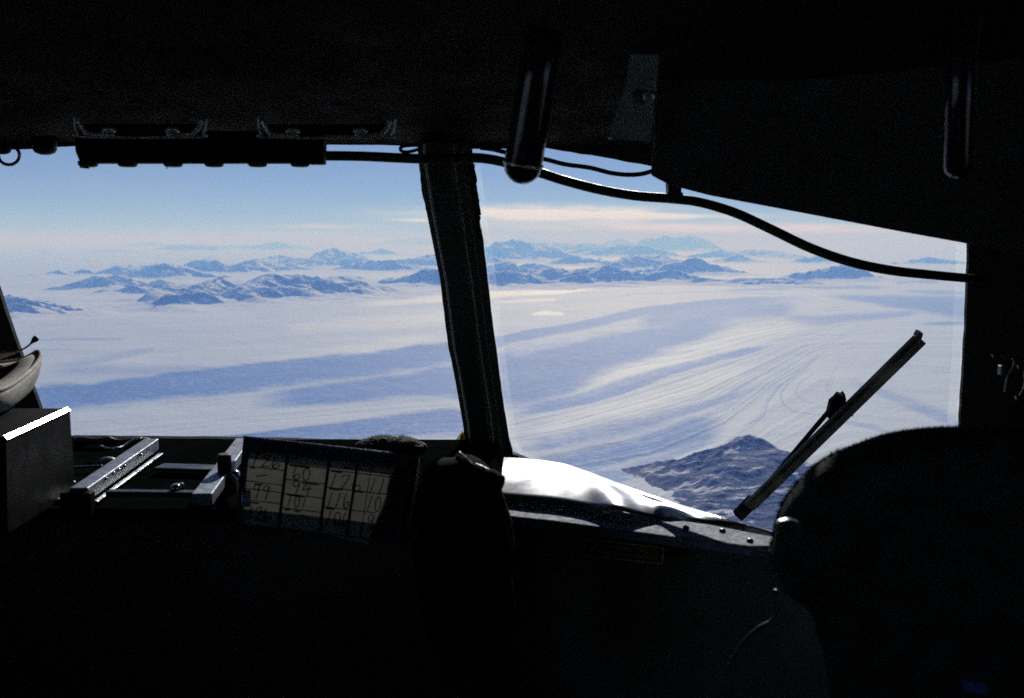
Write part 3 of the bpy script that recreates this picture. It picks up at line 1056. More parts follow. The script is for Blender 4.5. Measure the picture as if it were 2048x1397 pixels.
M['glass'] = mat_glass()
M['film'] = mat_film()
M['sheet'] = mat_sheet()

# ------------------------------------------------------------------ cockpit shell
FLOOR_Z = -1.25
WN = Vector((0, 1, 0.3)).normalized()           # outward normal of the windscreen


def ringed_plate(name, outer, holes, off, m, parent=None, **kw):
    """a flat plate with window openings, given thickness"""
    loops = [outer] + holes
    flat = [p for l in loops for p in l]
    tris = tessellate_polygon([[Vector(p) for p in l] for l in loops])
    n = len(flat)
    vs = [Vector(p) for p in flat] + [Vector(p) + off for p in flat]
    fs = [tuple(t) for t in tris] + [tuple(i + n for i in reversed(t)) for t in tris]
    b = 0
    for l in loops:
        for i in range(len(l)):
            a, c = b + i, b + (i + 1) % len(l)
            fs.append((a, c, c + n, a + n))
        b += len(l)
    return mesh_obj(name, vs, fs, m, parent, False, **kw)


LEFT_PX = [(-96, 305), (0, 302), (148, 293), (400, 291), (650, 290), (835, 292), (838, 330), (843, 380), (852, 420), (860, 452), (880, 560), (890, 640), (896, 690), (907, 742), (918, 800), (926, 850), (931, 893),
           (850, 890), (700, 884), (490, 879), (300, 877), (148, 876), (100, 878), (96, 872), (85, 830), (50, 735), (0, 590)]
RIGHT_PX = [(944, 298), (1090, 297), (1180, 311), (1305, 333), (1400, 345), (1700, 400), (1940, 450), (1938, 490), (1932, 660), (1926, 760), (1920, 850), (1912, 1000), (1905, 1120), (1700, 1130), (1400, 1085), (1230, 985), (1120, 938), (1060, 922), (1026, 908), (1018, 880), (1003, 780), (998, 740), (985, 640), (975, 560), (966, 480), (958, 440), (957, 400), (951, 360)]


def soften(pts, jag=0.0, seed=3, n=5):
    rnd = random.Random(seed)
    out = []
    for i in range(len(pts)):
        a, b = pts[i], pts[(i + 1) % len(pts)]
        for k in range(n):
            t = k / n
            out.append((a[0] + (b[0] - a[0]) * t + rnd.uniform(-jag, jag), a[1] + (b[1] - a[1]) * t + rnd.uniform(-jag, jag)))
    return out


frame = ringed_plate('windscreen_frame', [WIN(-1500, -1500), WIN(3400, -1500), WIN(3400, 2600), WIN(-1500, 2600)],
                     [[WIN(*p) for p in soften(LEFT_PX, 0.7, 4)], [WIN(*p) for p in soften(RIGHT_PX, 0.8, 5)]], WN * 0.008, M['shell'],
                     label='dark painted frame round the two windscreen panes', kind='structure')
# panes, a little outside the frame
for nm, pts, lab in (('window_pane', LEFT_PX, 'left windscreen pane'), ('window_pane', RIGHT_PX, 'right windscreen pane with cloudy edges')):
    cx = sum(p[0] for p in pts) / len(pts)
    cy = sum(p[1] for p in pts) / len(pts)
    poly = [WIN(cx + (p[0] - cx) * 1.03, cy + (p[1] - cy) * 1.03, 0.0135) for p in pts]
    MB().prism(poly, WN * 0.006).build(nm, M['glass'], frame, label=lab)


def ribbon(pts, width, side, name, m, off=0.026, parent=frame, wob=0.0, seed=1, **kw):
    off = 0.0085 + off * 0.05
    """a strip lying on the pane along its rim"""
    rnd = random.Random(seed)
    a = soften([p for p in pts], 0, 1, 6)[: (len(pts) - 1) * 6 + 1]
    inner = [(p[0] + side[0] * (width + rnd.uniform(-wob, wob)), p[1] + side[1] * (width + rnd.uniform(-wob, wob))) for p in a]
    mb = MB()
    n = len(a)
    vs = [WIN(*p, off) for p in a] + [WIN(*p, off) for p in inner] + [WIN(*p, off + 0.0012) for p in a] + [WIN(*p, off + 0.0012) for p in inner]
    fs = []
    for i in range(n - 1):
        fs += [(i, i + 1, n + i + 1, n + i), (2 * n + i, 3 * n + i, 3 * n + i + 1, 2 * n + i + 1), (n + i, n + i + 1, 3 * n + i + 1, 3 * n + i), (i, 2 * n + i, 2 * n + i + 1, i + 1)]
    fs += [(0, n, 3 * n, 2 * n), (n - 1, 3 * n - 1, 4 * n - 1, 2 * n - 1)]
    mb.add(vs, fs)
    return mb.build(name, m, parent, **kw)


ribbon([(944, 330), (957, 440), (966, 480), (975, 560), (985, 640), (1003, 780), (1018, 880), (1030, 910)], 17, (1, 0), 'sealant_strip', M['film'], wob=0.8, seed=8)
ribbon([(958, 440), (966, 500), (975, 560), (985, 640), (1003, 780), (1017, 870)], 5, (1, 0), 'sealant_strip', M['film'], off=0.020, wob=1.5, seed=9)
ribbon([(1018, 880), (1040, 908), (1080, 925), (1130, 938)], 9, (0.5, -0.8), 'sealant_strip', M['film'], wob=2, seed=10)
ribbon([(1938, 490), (1932, 660), (1920, 850)], 7, (-1, 0), 'sealant_strip', M['film'], wob=1, seed=11)
ribbon([(1938, 490), (1932, 660), (1920, 850)], 26, (-1, 0), 'sealant_strip', M['film'], off=0.030, wob=1, seed=12)
ribbon([(-10, 560), (0, 590), (50, 735), (85, 830), (97, 872)], 5, (1, 0), 'sealant_strip', M['seal'], off=0.015, wob=1.2, seed=13)
MB().prism([WIN(*p, 0.0085) for p in ((921, 872), (931, 862), (934, 900), (916, 900))], WN * 0.001).build('sealant_strip', M['amber'], frame)
MB().prism([WIN(*p, 0.0095) for p in ((885, 892), (912, 880), (925, 862), (934, 900), (885, 900))], WN * 0.001).build('sealant_strip', M['seal'], frame)

# the post between the panes: a stepped extrusion
ST = [(285, 834, 944, 0), (330, 838, 946, 0), (420, 852, 957, 0), (560, 880, 975, 0), (690, 896, 991, 0), (742, 907, 998, 0), (850, 926, 1013, 0), (960, 938, 1024, 0)]
PROF = [(0.0, 0.0), (0.10, -0.006), (0.115, -0.024), (0.16, -0.030), (0.56, -0.034), (0.66, -0.028), (0.70, -0.016), (0.83, -0.013), (0.84, -0.005), (1.0, 0.0)]
vs, fs = [], []
for row, l, r, _ in ST:
    for u, o in PROF:
        vs.append(WIN(l + (r - l) * u, row, o - 0.001))
    vs.append(WIN(r, row, 0.007))
    vs.append(WIN(l, row, 0.007))
k = len(PROF) + 2
for i in range(len(ST) - 1):
    for j in range(k):
        j2 = (j + 1) % k
        fs.append((i * k + j, i * k + j2, (i + 1) * k + j2, (i + 1) * k + j))
fs += [tuple(range(k)), tuple(range((len(ST) - 1) * k, len(ST) * k))]
MB().add(vs, fs).build('window_post', M['post'], frame, bevel=0.0015, label='stepped dark green post between the panes')
vs, fs = [], []
rn = random.Random(21)
edge = soften([(946, 330), (951, 370), (958, 430), (958, 432), (957, 462), (962, 480)], 1.0, 22, 6)[:31]
for i, (x, y) in enumerate(edge):
    vs += [WIN(x - 12, y, -0.004), WIN(x + (3.5 if i % 9 < 6 else 0.5), y, -0.004), WIN(x - 12, y, 0.004), WIN(x + (3.5 if i % 9 < 6 else 0.5), y, 0.004)]
for i in range(len(edge) - 1):
    b = i * 4
    fs += [(b, b + 1, b + 5, b + 4), (b + 2, b + 6, b + 7, b + 3), (b + 1, b + 3, b + 7, b + 5), (b, b + 4, b + 6, b + 2)]
MB().add(vs, fs).build('sealant_strip', M['rubber'], frame)

# the rest of the cabin round the camera
XW = 1.18
YB = -1.55
def side_wall(name, x, sx, label, y0, y1):
    o_ = [Vector((x, YB, FLOOR_Z)), Vector((x, 1.9, FLOOR_Z)), Vector((x, 1.9, 1.05)), Vector((x, YB, 1.05))]
    h_ = [Vector((x, y0, -0.34)), Vector((x, y1, -0.34)), Vector((x, y1, 0.42)), Vector((x, y0, 0.42))]  # unseen window opening, added and enlarged to brighten the cabin
    w = ringed_plate(name, o_, [h_], Vector((sx * 0.05, 0, 0)), M['shell'], kind='structure', label=label)
    MB().prism([p + Vector((sx * 0.02, 0, 0)) for p in h_], (sx * 0.006, 0, 0)).build('window_pane', M['glass'], w)


side_wall('wall_left', -XW, -1, 'dark left wall of the cockpit with an added side window', -1.3, 0.55)
side_wall('wall_right', XW, 1, 'dark right wall of the cockpit with an added side window', -1.3, 0.45)
MB().box((-XW - 0.05, YB - 0.05, FLOOR_Z), (XW + 0.05, YB, 1.05)).build('bulkhead', M['shell'], kind='structure', label='dark bulkhead behind the crew')
MB().box((-XW - 0.05, YB - 0.05, FLOOR_Z - 0.05), (XW + 0.05, 1.9, FLOOR_Z)).build('floor', M['black'], kind='structure', label='black cockpit floor')
MB().box((-XW - 0.05, YB - 0.05, 0.75), (XW + 0.05, 1.9, 0.80)).build('ceiling', M['shell'], kind='structure', label='dark cockpit ceiling')

# sloping lining over the windscreen
vs = []
prof = [(1.372, 0.128), (1.30, 0.150), (1.16, 0.185), (0.95, 0.262), (0.62, 0.40), (0.35, 0.56), (0.2, 0.76)]
mb = MB()
rowsx = [(-XW, 0.0), (-0.85, 0.004), (-0.55, 0.0), (-0.2, 0.0), (-0.02, 0.0), (0.15, -0.004), (0.35, -0.02), (XW, -0.05)]
for y, z in prof:
    for x, dz in rowsx:
        vs.append((x, y, z + dz * (1 if y > 1.0 else 0)))
for y, z in prof:
    for x, dz in rowsx:
        vs.append((x, y + 0.012, z + 0.03 + dz * (1 if y > 1.0 else 0)))
nx = len(rowsx)
nn = nx * len(prof)
fs = []
for i in range(len(prof) - 1):
    for j in range(nx - 1):
        a = i * nx + j
        fs += [(a, a + 1, a + nx + 1, a + nx), (nn + a, nn + a + nx, nn + a + nx + 1, nn + a + 1)]
for j in range(nx - 1):
    fs.append((j, nn + j, nn + j + 1, j + 1))
lining = MB().add(vs, fs).build('ceiling_lining', paint('dark_lining', (0.018, 0.023, 0.022), 0.8, 0, 0.35, 6, 0.3, 240, spec=0.15), smooth=True, kind='structure', label='dark lining sloping up from the top of the windscreen')
# ------------------------------------------------------------------ instrument panel below the windscreen
panel = thing('instrument_panel', (0, 1.25, FLOOR_Z), 'black instrument panel and glareshield filling the dark below the windscreen', 'instrument panel', kind='structure')
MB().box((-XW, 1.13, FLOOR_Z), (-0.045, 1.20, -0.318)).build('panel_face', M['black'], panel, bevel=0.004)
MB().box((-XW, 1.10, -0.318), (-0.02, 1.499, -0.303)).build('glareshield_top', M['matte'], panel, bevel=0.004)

LZ = -0.335
LO = [(940, 1024), (985, 1029), (1100, 1041), (1250, 1061), (1400, 1081), (1545, 1098), (1700, 1116), (1900, 1140)]
UP = [(940, 990), (985, 996), (1100, 1006), (1250, 1026), (1400, 1046), (1545, 1066), (1700, 1082), (1900, 1104)]
MB().prism([PZ(*p, LZ) for p in LO] + [PZ(*p, LZ) for p in reversed(UP)], (0, 0, -0.012)).build('ledge', M['ledge'], panel, bevel=0.0025, label='scuffed grey metal ledge under the right window')
poly = [PZ(*p, LZ - 0.013) for p in LO]
vs, fs = [], []
for p in poly:
    q = p + Vector((0, 0.012, 0))
    vs += [q, Vector((q.x, q.y - 0.02, FLOOR_Z)), q + Vector((0, 0.04, 0)), Vector((q.x, q.y + 0.04, FLOOR_Z))]
for i in range(len(poly) - 1):
    b = i * 4
    fs += [(b, b + 4, b + 5, b + 1), (b + 2, b + 3, b + 7, b + 6), (b, b + 2, b + 6, b + 4)]
fs += [(0, 1, 3, 2), (len(vs) - 4, len(vs) - 2, len(vs) - 1, len(vs) - 3)]
MB().add(vs, fs).build('side_panel', M['panel'], panel, label='dark green panel face below the ledge')
# shelf behind the ledge that carries the silver sheet
shelf = [PZ(*p, LZ - 0.004) for p in UP] + [PZ(x, y, LZ - 0.004) for x, y in ((1900, 1095), (1600, 1078), (1540, 1066), (1400, 1026), (1300, 996), (1200, 958), (1120, 933), (1000, 922), (930, 922))]
MB().prism(shelf, (0, 0, -0.01)).build('shelf', M['black'], panel)
for px, row in ((1213, 1031), (1372, 1057), (1445, 1063), (1040, 1016), (1120, 1025), (1500, 1083)):
    MB().lathe(PZ(px, row, LZ), (0, 0, 1), [(-0.001, 0.0040), (0.002, 0.0038), (0.0032, 0.0022)], 12).build('screw', M['trim'], panel, smooth=True)

# ------------------------------------------------------------------ silver sheet on the shelf
top = [(1008, 915), (1060, 918), (1120, 926), (1160, 938), (1200, 952), (1250, 972), (1300, 990), (1350, 1006), (1400, 1021), (1470, 1043), (1540, 1063), (1600, 1079)]
bot = [(1001, 995), (1060, 1000), (1120, 1006), (1180, 1015), (1238, 1019), (1290, 1033), (1330, 1041), (1372, 1040), (1410, 1045), (1470, 1057), (1540, 1070), (1600, 1083)]
a = spline([PZ(x, y, -0.317) for x, y in top], 5)
zb = [-0.326, -0.325, -0.325, -0.324, -0.318, -0.327, -0.331, -0.317, -0.315, -0.322, -0.327, -0.328]
b = spline([PZ(x, y, z) for (x, y), z in zip(bot, zb)], 5)
nn, K = len(a), 11
vs, fs = [], []
rn = random.Random(5)
for i in range(nn):
    for k in range(K):
        t = k / (K - 1)
        p = a[i].lerp(b[i], t)
        p.z += 0.007 * math.sin(math.pi * t) * (1 - i / nn) - 0.004 * math.sin(math.pi * t * 2) * (i / nn) + 0.0007 * math.sin(i * 0.37 + t * 5) * math.sin(math.pi * t)
        vs.append(p)
m_ = len(vs)
vs += [v + Vector((0, 0, -0.0018)) for v in vs]
for i in range(nn - 1):
    for k in range(K - 1):
        q = i * K + k
        fs += [(q, q + 1, q + K + 1, q + K), (m_ + q, m_ + q + K, m_ + q + K + 1, m_ + q + 1)]
    fs += [(i * K, (i + 1) * K, m_ + (i + 1) * K, m_ + i * K), (i * K + K - 1, m_ + i * K + K - 1, m_ + (i + 1) * K + K - 1, (i + 1) * K + K - 1)]
MB().add(vs, fs).build('silver_sheet', M['sheet'], smooth=True, label='bright crumpled silver sheet lying behind the metal ledge, right window', cat='sheet')


# ------------------------------------------------------------------ lettered placard on the panel face
def text_mesh(body, size, origin, xdir, ydir, nrm, name, m, parent, width=None):
    cu = bpy.data.curves.new(name, 'FONT')
    cu.body = body
    cu.size = size
    cu.resolution_u = 2
    tmp = bpy.data.objects.new('tmp_text', cu)
    COL.objects.link(tmp)
    dg = bpy.context.evaluated_depsgraph_get()
    me = bpy.data.meshes.new_from_object(tmp.evaluated_get(dg))
    bpy.data.objects.remove(tmp)
    xs = [v.co.x for v in me.vertices]
    sx = 1.0 if width is None else width / (max(xs) - min(xs))
    vs = [origin + xdir * (v.co.x * sx) + ydir * v.co.y + nrm * 0.0006 for v in me.vertices]
    fs = [list(p.vertices) for p in me.polygons]
    bpy.data.meshes.remove(me)
    return MB().add(vs, fs).build(name, m, parent)


def on_panel(px, row):
    """a point on the face of the panel below the ledge"""
    f0, f1 = PZ(1100, 1041, LZ), PZ(1400, 1081, LZ)
    n = Vector((-(f1.y - f0.y), f1.x - f0.x, 0)).normalized()
    p0 = f0 + Vector((0, 0.012, 0))
    n2 = (n + Vector((0, 0, -0.021))).normalized()
    v = ray(px, row)
    return v * (p0.dot(n2) / v.dot(n2)), -n2


q = [on_panel(*p)[0] for p in ((1172, 1077), (1329, 1096), (1325, 1127), (1168, 1110))]
pn = on_panel(1250, 1100)[1]
pl = thing('placard', q[3], 'small black placard with yellow border and two lines of lettering', 'placard')
plt = MB().prism([p + pn * 0.0005 for p in q], pn * 0.0012).build('plate', M['black'], pl)
for i in range(4):
    e0, e1 = q[i], q[(i + 1) % 4]
    MB().bar(e0 + pn * 0.0022, e1 + pn * 0.0022, 0.0016, 0.0006, up=pn).build('border', M['yellow'], plt)
xd = (q[2] - q[3]).normalized()
yd = (q[0] - q[3]).normalized()
W_ = (q[1] - q[0]).length
text_mesh('DISENGAGE AUTOPILOT PRIOR TO', 0.0068, q[3] + xd * W_ * 0.13 + yd * 0.0112 + pn * 0.0018, xd, yd, pn, 'lettering', M['yellow'], plt, W_ * 0.8)
text_mesh('SWITCHING VERTICAL REFERENCE', 0.0068, q[3] + xd * W_ * 0.06 + yd * 0.0036 + pn * 0.0018, xd, yd, pn, 'lettering', M['yellow'], plt, W_ * 0.88)
MB().lathe(on_panel(1309, 1083)[0], pn, [(-0.001, 0.0045), (0.002, 0.004), (0.0034, 0.002)], 12).build('screw', M['trim'], panel, smooth=True)

# ------------------------------------------------------------------ rails and fittings on the left of the glareshield
RZ = -0.286
rack = thing('rail_frame', P(300, 960, 1.25), 'open frame of grey metal rails on the glareshield, left window', 'rail frame')


def rail(name, pts, w, h, m=M['alu'], bev=0.0012, parent=rack, **kw):
    mb = MB()
    mb.bar(pts[0], pts[1], w, h)
    return mb.build(name, m, parent, bevel=bev, **kw)


n0, f0 = PZ(158, 990, RZ), PZ(303, 889, RZ)
r0_ = rail('rail', (n0, f0), 0.020, 0.016)
n1, f1 = PZ(190, 1006, RZ - 0.012), PZ(322, 909, RZ - 0.012)
rail('rail', (n1, f1), 0.006, 0.004, M['steel'])
n2, f2 = PZ(404, 1000, RZ), PZ(488, 886, RZ)
rail('rail', (n2, f2), 0.022, 0.014)
rail('upright', (PZ(492, 1010, -0.286), PZ(494, 884, -0.262)), 0.010, 0.006)
rail('crossbar', (PZ(215, 986, RZ - 0.004), PZ(396, 988, RZ - 0.004)), 0.012, 0.006, M['trim'])
rail('crossbar', (PZ(318, 934, RZ - 0.010), PZ(446, 938, RZ - 0.010)), 0.028, 0.004, M['trim'])
rail('crossbar', (PZ(135, 936, RZ - 0.010), PZ(205, 932, RZ - 0.010)), 0.004, 0.003, M['trim'])
MB().box(PZ(148, 1000, RZ - 0.006) + Vector((-0.012, -0.010, -0.02)), PZ(148, 1000, RZ - 0.006) + Vector((0.022, 0.006, 0.010))).build('end_block', M['box'], rack, bevel=0.002)
MB().ball(PZ(216, 927, RZ - 0.016), (0.014, 0.010, 0.009)).build('round_cap', M['alu'], rack, smooth=True)
MB().lathe(PZ(450, 960, RZ - 0.003), (0, 0, 1), [(-0.02, 0.016), (0.0, 0.015), (0.004, 0.011), (0.006, 0.0085), (0.030, 0.0085), (0.032, 0.007)], 18).build('clamp_knob', M['rubber'], rack, smooth=False, bevel=0.0008)
MB().lathe(PZ(467, 962, RZ - 0.014), (0, 0, 1), [(-0.02, 0.009), (0.006, 0.009), (0.012, 0.007), (0.014, 0.003)], 16).build('clamp_screw', M['steel'], rack, smooth=True)
MB().lathe(PZ(352, 977, RZ), (0, 0, 1), [(-0.004, 0.006), (0.003, 0.006), (0.005, 0.003)], 12).build('screw', M['steel'], rack, smooth=True)
MB().lathe(PZ(361, 975, RZ), (0, 0, 1), [(-0.004, 0.004), (0.004, 0.004), (0.005, 0.003)], 12).build('screw', M['rubber'], rack, smooth=True)
for px, row in ((274, 907), (241, 930), (229, 937), (219, 944), (204, 955)):
    MB().ball(PZ(px + 8, row + 3, RZ + 0.004), 0.0022, 8, 6).build('rivet', M['steel'], r0_, smooth=True)
MB().box(PZ(440, 1004, RZ - 0.03) + Vector((-0.016, 0, -0.02)), PZ(440, 1004, RZ - 0.03) + Vector((0.02, 0.07, 0.012))).build('clamp_block', M['box'], rack, bevel=0.002)

tray = thing('base_plate', PZ(90, 992, -0.30), 'low grey plate with two bolts at the foot of the dark box', 'plate')
MB().prism([PZ(*p, -0.298) for p in ((48, 997), (128, 968), (190, 975), (150, 1000))], (0, 0, -0.006)).build('plate', M['alu'], tray, bevel=0.002)
for px, row in ((99, 989), (137, 973)):
    MB().lathe(PZ(px, row, -0.298), (0, 0, 1), [(-0.001, 0.0085), (0.005, 0.0085), (0.007, 0.006)], 8).build('bolt', M['rubber'], tray)

# bent wire hook near the sill
MB().tube(spline([PZ(203, 893, -0.288), PZ(212, 897, -0.288), PZ(232, 897, -0.288), PZ(246, 893, -0.288), PZ(262, 883, -0.284), PZ(274, 878, -0.282), PZ(282, 878, -0.282)], 5), 0.0019, 8).build(
    'wire_hook', M['steel'], smooth=True, label='thin bent steel wire hook by the left sill', cat='hook')
MB().tube(spline([PZ(150, 884, -0.296), PZ(200, 882, -0.294), PZ(236, 884, -0.296), PZ(300, 884, -0.300)], 6), [0.006 + 0.002 * math.sin(i * 0.9) for i in range(19)], 8).build(
    'rubber_gasket', M['rubber'], smooth=True, label='lumpy black rubber gasket along the left sill', cat='gasket')

# ------------------------------------------------------------------ dark box with the gleaming edge
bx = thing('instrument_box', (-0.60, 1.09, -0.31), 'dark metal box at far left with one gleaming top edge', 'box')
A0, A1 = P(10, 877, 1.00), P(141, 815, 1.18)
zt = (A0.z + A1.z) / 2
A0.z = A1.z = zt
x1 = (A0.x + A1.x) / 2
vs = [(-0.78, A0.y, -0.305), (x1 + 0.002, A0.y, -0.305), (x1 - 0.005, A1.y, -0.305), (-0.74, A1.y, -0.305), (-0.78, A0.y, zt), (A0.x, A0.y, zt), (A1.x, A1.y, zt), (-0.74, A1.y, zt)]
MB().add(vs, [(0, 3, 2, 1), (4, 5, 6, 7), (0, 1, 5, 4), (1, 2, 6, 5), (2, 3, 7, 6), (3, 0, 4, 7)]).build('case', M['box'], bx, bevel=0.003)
e0_, e1_ = Vector((A0.x, A0.y + 0.003, zt)), Vector((A1.x, A1.y - 0.003, zt))
cs = [(-0.0036, -0.0004), (-0.0030, 0.0008), (-0.0024, 0.0012), (0.0012, -0.0024), (0.0008, -0.0030), (-0.0004, -0.0036)]
vs = [e + Vector((dx, 0, dz)) for e in (e0_, e1_) for dx, dz in cs]
MB().add(vs, [(i, i + 1, i + 7, i + 6) for i in range(5)] + [(0, 6, 11, 5), (0, 1, 2, 3, 4, 5), (6, 7, 8, 9, 10, 11)]).build('edge_strip', M['polish'], bx, label='bare bright metal edge')

# ------------------------------------------------------------------ beige pouch above the box
pou = thing('pouch', P(20, 830, 1.25), 'open beige canvas pouch with a curled lip at the far left', 'pouch')
rim = [PZ(x, y, z) for x, y, z in ((-60, 792, -0.166), (-20, 787, -0.166), (8, 779, -0.166), (30, 767, -0.165), (52, 750, -0.163), (70, 733, -0.160), (81, 714, -0.154), (75, 705, -0.152), (60, 713, -0.158), (40, 721, -0.163), (0, 727, -0.166), (-60, 729, -0.167))]
rim = spline(rim, 5)
bl = Vector((0, 0, -0.196))
rings = []
for t, sx, sy, dz in ((0.0, 1.0, 1.0, 0), (0.12, 1.02, 1.0, 0.15), (0.45, 0.98, 0.95, 0.5), (0.8, 0.90, 0.85, 0.85), (1.0, 0.80, 0.8, 1.0)):
    cx, cy = -0.70, 1.26
    rings.append([Vector((cx + (p.x - cx) * sx, cy + (p.y - cy) * sy, p.z + (bl.z - 0.004 - p.z) * dz)) for p in rim])
hc_ = PZ(-22, 750, -0.167)
inner = [[p.lerp(hc_, 0.25) + Vector((0, 0, 0.001)) for p in rim], [p.lerp(hc_, 0.50) for p in rim], [p.lerp(hc_, 0.53) + Vector((0, 0, -0.004)) for p in rim],
         [p.lerp(hc_, 0.56) + Vector((0, 0, -0.04)) for p in rim]]
allr = list(reversed(inner)) + rings
n = len(rim)
vs = [p for r in allr for p in r]
fs = []
for i in range(len(allr) - 1):
    for j in range(n - 1):
        fs.append((i * n + j, i * n + j + 1, (i + 1) * n + j + 1, (i + 1) * n + j))
MB().add(vs, fs).build('body', M['pouch'], pou, smooth=True)
MB().tube([p + Vector((0, 0, 0.001)) for p in rim], 0.0028, 8).build('rim', M['pouch'], pou, smooth=True)
MB().tube(spline([P(-40, 708, 1.30), P(0, 706, 1.30), P(36, 702, 1.30), P(54, 694, 1.30), P(66, 683, 1.30)], 6), 0.0012, 6).build('drawstring', M['pouch'], pou, smooth=True)
MB().lathe(P(63, 686, 1.30), (P(72, 677, 1.30) - P(63, 686, 1.30)), [(-0.004, 0.0008), (0.002, 0.0022), (0.006, 0.0040), (0.009, 0.0042), (0.011, 0.002)], 10).build('toggle', M['rubber'], pou, smooth=True)
MB().prism([P(*p) for p in ((-60, 722, 1.33), (0, 719, 1.33), (24, 710, 1.33), (38, 703, 1.33), (0, 705, 1.33), (-60, 706, 1.33))], (0, 0.004, 0)).build('flap', M['pouch'], pou)


# ------------------------------------------------------------------ performance card in its holder
CT = [P(494, 881, 1.13), P(840, 920, 1.10), P(813, 1088, 1.04), P(478, 1050, 1.07)]
CN = -((CT[1] - CT[0]).cross(CT[3] - CT[0])).normalized()
if CN.y > 0:
    CN = -CN


def C_(u, v, o=0.0):
    t = CT[0].lerp(CT[1], u)
    b_ = CT[3].lerp(CT[2], u)
    return t.lerp(b_, v) + CN * o


card = thing('flight_card', C_(0.5, 1.0), 'card of handwritten numbers in a dark holder under the left window', 'card')
ringed_plate('holder', [C_(0, 0, -0.006), C_(1, 0, -0.006), C_(1, 1, -0.006), C_(0, 1, -0.006)], [[C_(0.012, 0.12, -0.006), C_(0.93, 0.12, -0.006), C_(0.93, 0.97, -0.006), C_(0.012, 0.97, -0.006)]], CN * 0.005, M['black'], card)
MB().prism([C_(0.86, 0.12, -0.004), C_(0.94, 0.12, -0.004), C_(0.94, 0.97, -0.004), C_(0.77, 0.97, -0.004), C_(0.84, 0.5, -0.004)], CN * 0.002).build('shade_backing', M['teal'], card)  # dark sheet standing in for the post's shadow on the card
MB().prism([C_(-0.012, -0.02, -0.004), C_(1.0, -0.02, -0.004), C_(1.0, 0.13, -0.004), C_(-0.012, 0.13, -0.004)], CN * 0.009).build('top_clip', M['black'], card, bevel=0.0015)
MB().prism([C_(-0.016, -0.03, -0.004), C_(0.86, -0.03, -0.004), C_(0.86, 0.0, -0.004), C_(-0.016, 0.0, -0.004)], CN * 0.0105).build('metal_edge', M['alu'], card, bevel=0.001)
MB().prism([C_(-0.016, 0.0, -0.004), C_(0.02, 0.0, -0.004), C_(0.02, 1, -0.004), C_(-0.016, 1, -0.004)], CN * 0.009).build('side_clip', M['black'], card, bevel=0.001)
MB().prism([C_(0.955, 0.0, -0.004), C_(1.0, 0.0, -0.004), C_(1.0, 1, -0.004), C_(0.955, 1, -0.004)], CN * 0.009).build('side_clip', M['teal'], card, bevel=0.001)
paper = mesh_obj('paper', [C_(0.02, 0.13, 0.0004), C_(0.87, 0.13, 0.0004), C_(0.85, 0.5, 0.0004), C_(0.78, 0.98, 0.0004), C_(0.02, 0.98, 0.0004)], [(0, 1, 2, 3, 4)], M['card'], card)  # right edge cut along the border of that shadow
MB().box((C_(0, 1).x - 0.01, 1.135, -0.310), (C_(1, 1).x, 1.16, -0.273)).build('card_shade_block', M['matte'], panel, bevel=0.004)  # added block hidden behind the card, keeps sun off its lower edge
MB().prism([C_(0.56, 1.0, -0.002), C_(0.78, 1.0, -0.002), C_(0.78, 1.06, -0.002)], CN * 0.001).build('paper_corner', M['card'], card)


def rule(u0, v0, u1, v1, w):
    MB().bar(C_(u0, v0, 0.0011), C_(u1, v1, 0.0011), w, 0.0004, up=CN).build('printed_line', M['ink'], paper)


for u, w in ((0.247, 0.0034), (0.492, 0.0034), (0.655, 0.0030), (0.735, 0.0008)):
    rule(u, 0.13, u - 0.006, 0.98, w)
for v in (0.315, 0.49, 0.58, 0.71):
    rule(0.02, v, 0.245, v + 0.004, 0.0010)
for v in (0.235, 0.42, 0.59, 0.755):
    rule(0.25, v, 0.49, v + 0.004, 0.0010)
for v in (0.25, 0.46, 0.69):
    rule(0.495, v, 0.80 if v > 0.6 else 0.85, v + 0.004, 0.0010)
for u, v, l in ((0.035, 0.145, 0.05), (0.035, 0.33, 0.03), (0.07, 0.515, 0.05), (0.06, 0.735, 0.05), (0.265, 0.16, 0.05), (0.265, 0.25, 0.12), (0.27, 0.60, 0.10), (0.265, 0.77, 0.035), (0.32, 0.775, 0.04),
                (0.36, 0.82, 0.05), (0.51, 0.265, 0.06), (0.585, 0.20, 0.04), (0.51, 0.475, 0.06), (0.505, 0.705, 0.05), (0.80, 0.215, 0.04), (0.35, 0.44, 0.10), (0.66, 0.47, 0.05)):
    rule(u, v, u + l, v + 0.002, 0.0016)

DIG = {'0': [[(0.55, 0.02), (0.2, 0.15), (0.08, 0.5), (0.2, 0.88), (0.5, 0.98), (0.82, 0.8), (0.9, 0.45), (0.75, 0.12), (0.45, 0.05)]],
       '1': [[(0.62, 0.0), (0.5, 0.35), (0.36, 0.7), (0.22, 1.0)]],
       '2': [[(0.1, 0.2), (0.4, 0.02), (0.85, 0.0), (0.7, 0.35), (0.3, 0.75), (0.02, 0.98), (0.5, 0.9), (0.95, 0.92)]],
       '4': [[(0.45, 0.0), (0.15, 0.35), (0.05, 0.6), (0.5, 0.5), (1.0, 0.42)], [(0.75, 0.05), (0.65, 0.5), (0.55, 1.0)]],
       '6': [[(0.35, 0.0), (0.15, 0.4), (0.1, 0.75), (0.3, 0.98), (0.7, 0.95), (0.95, 0.72), (0.75, 0.55), (0.4, 0.65), (0.22, 0.9)]],
       '9': [[(0.85, 0.1), (0.45, 0.0), (0.15, 0.2), (0.3, 0.4), (0.65, 0.35), (0.85, 0.1), (0.72, 0.55), (0.55, 1.0)]]}


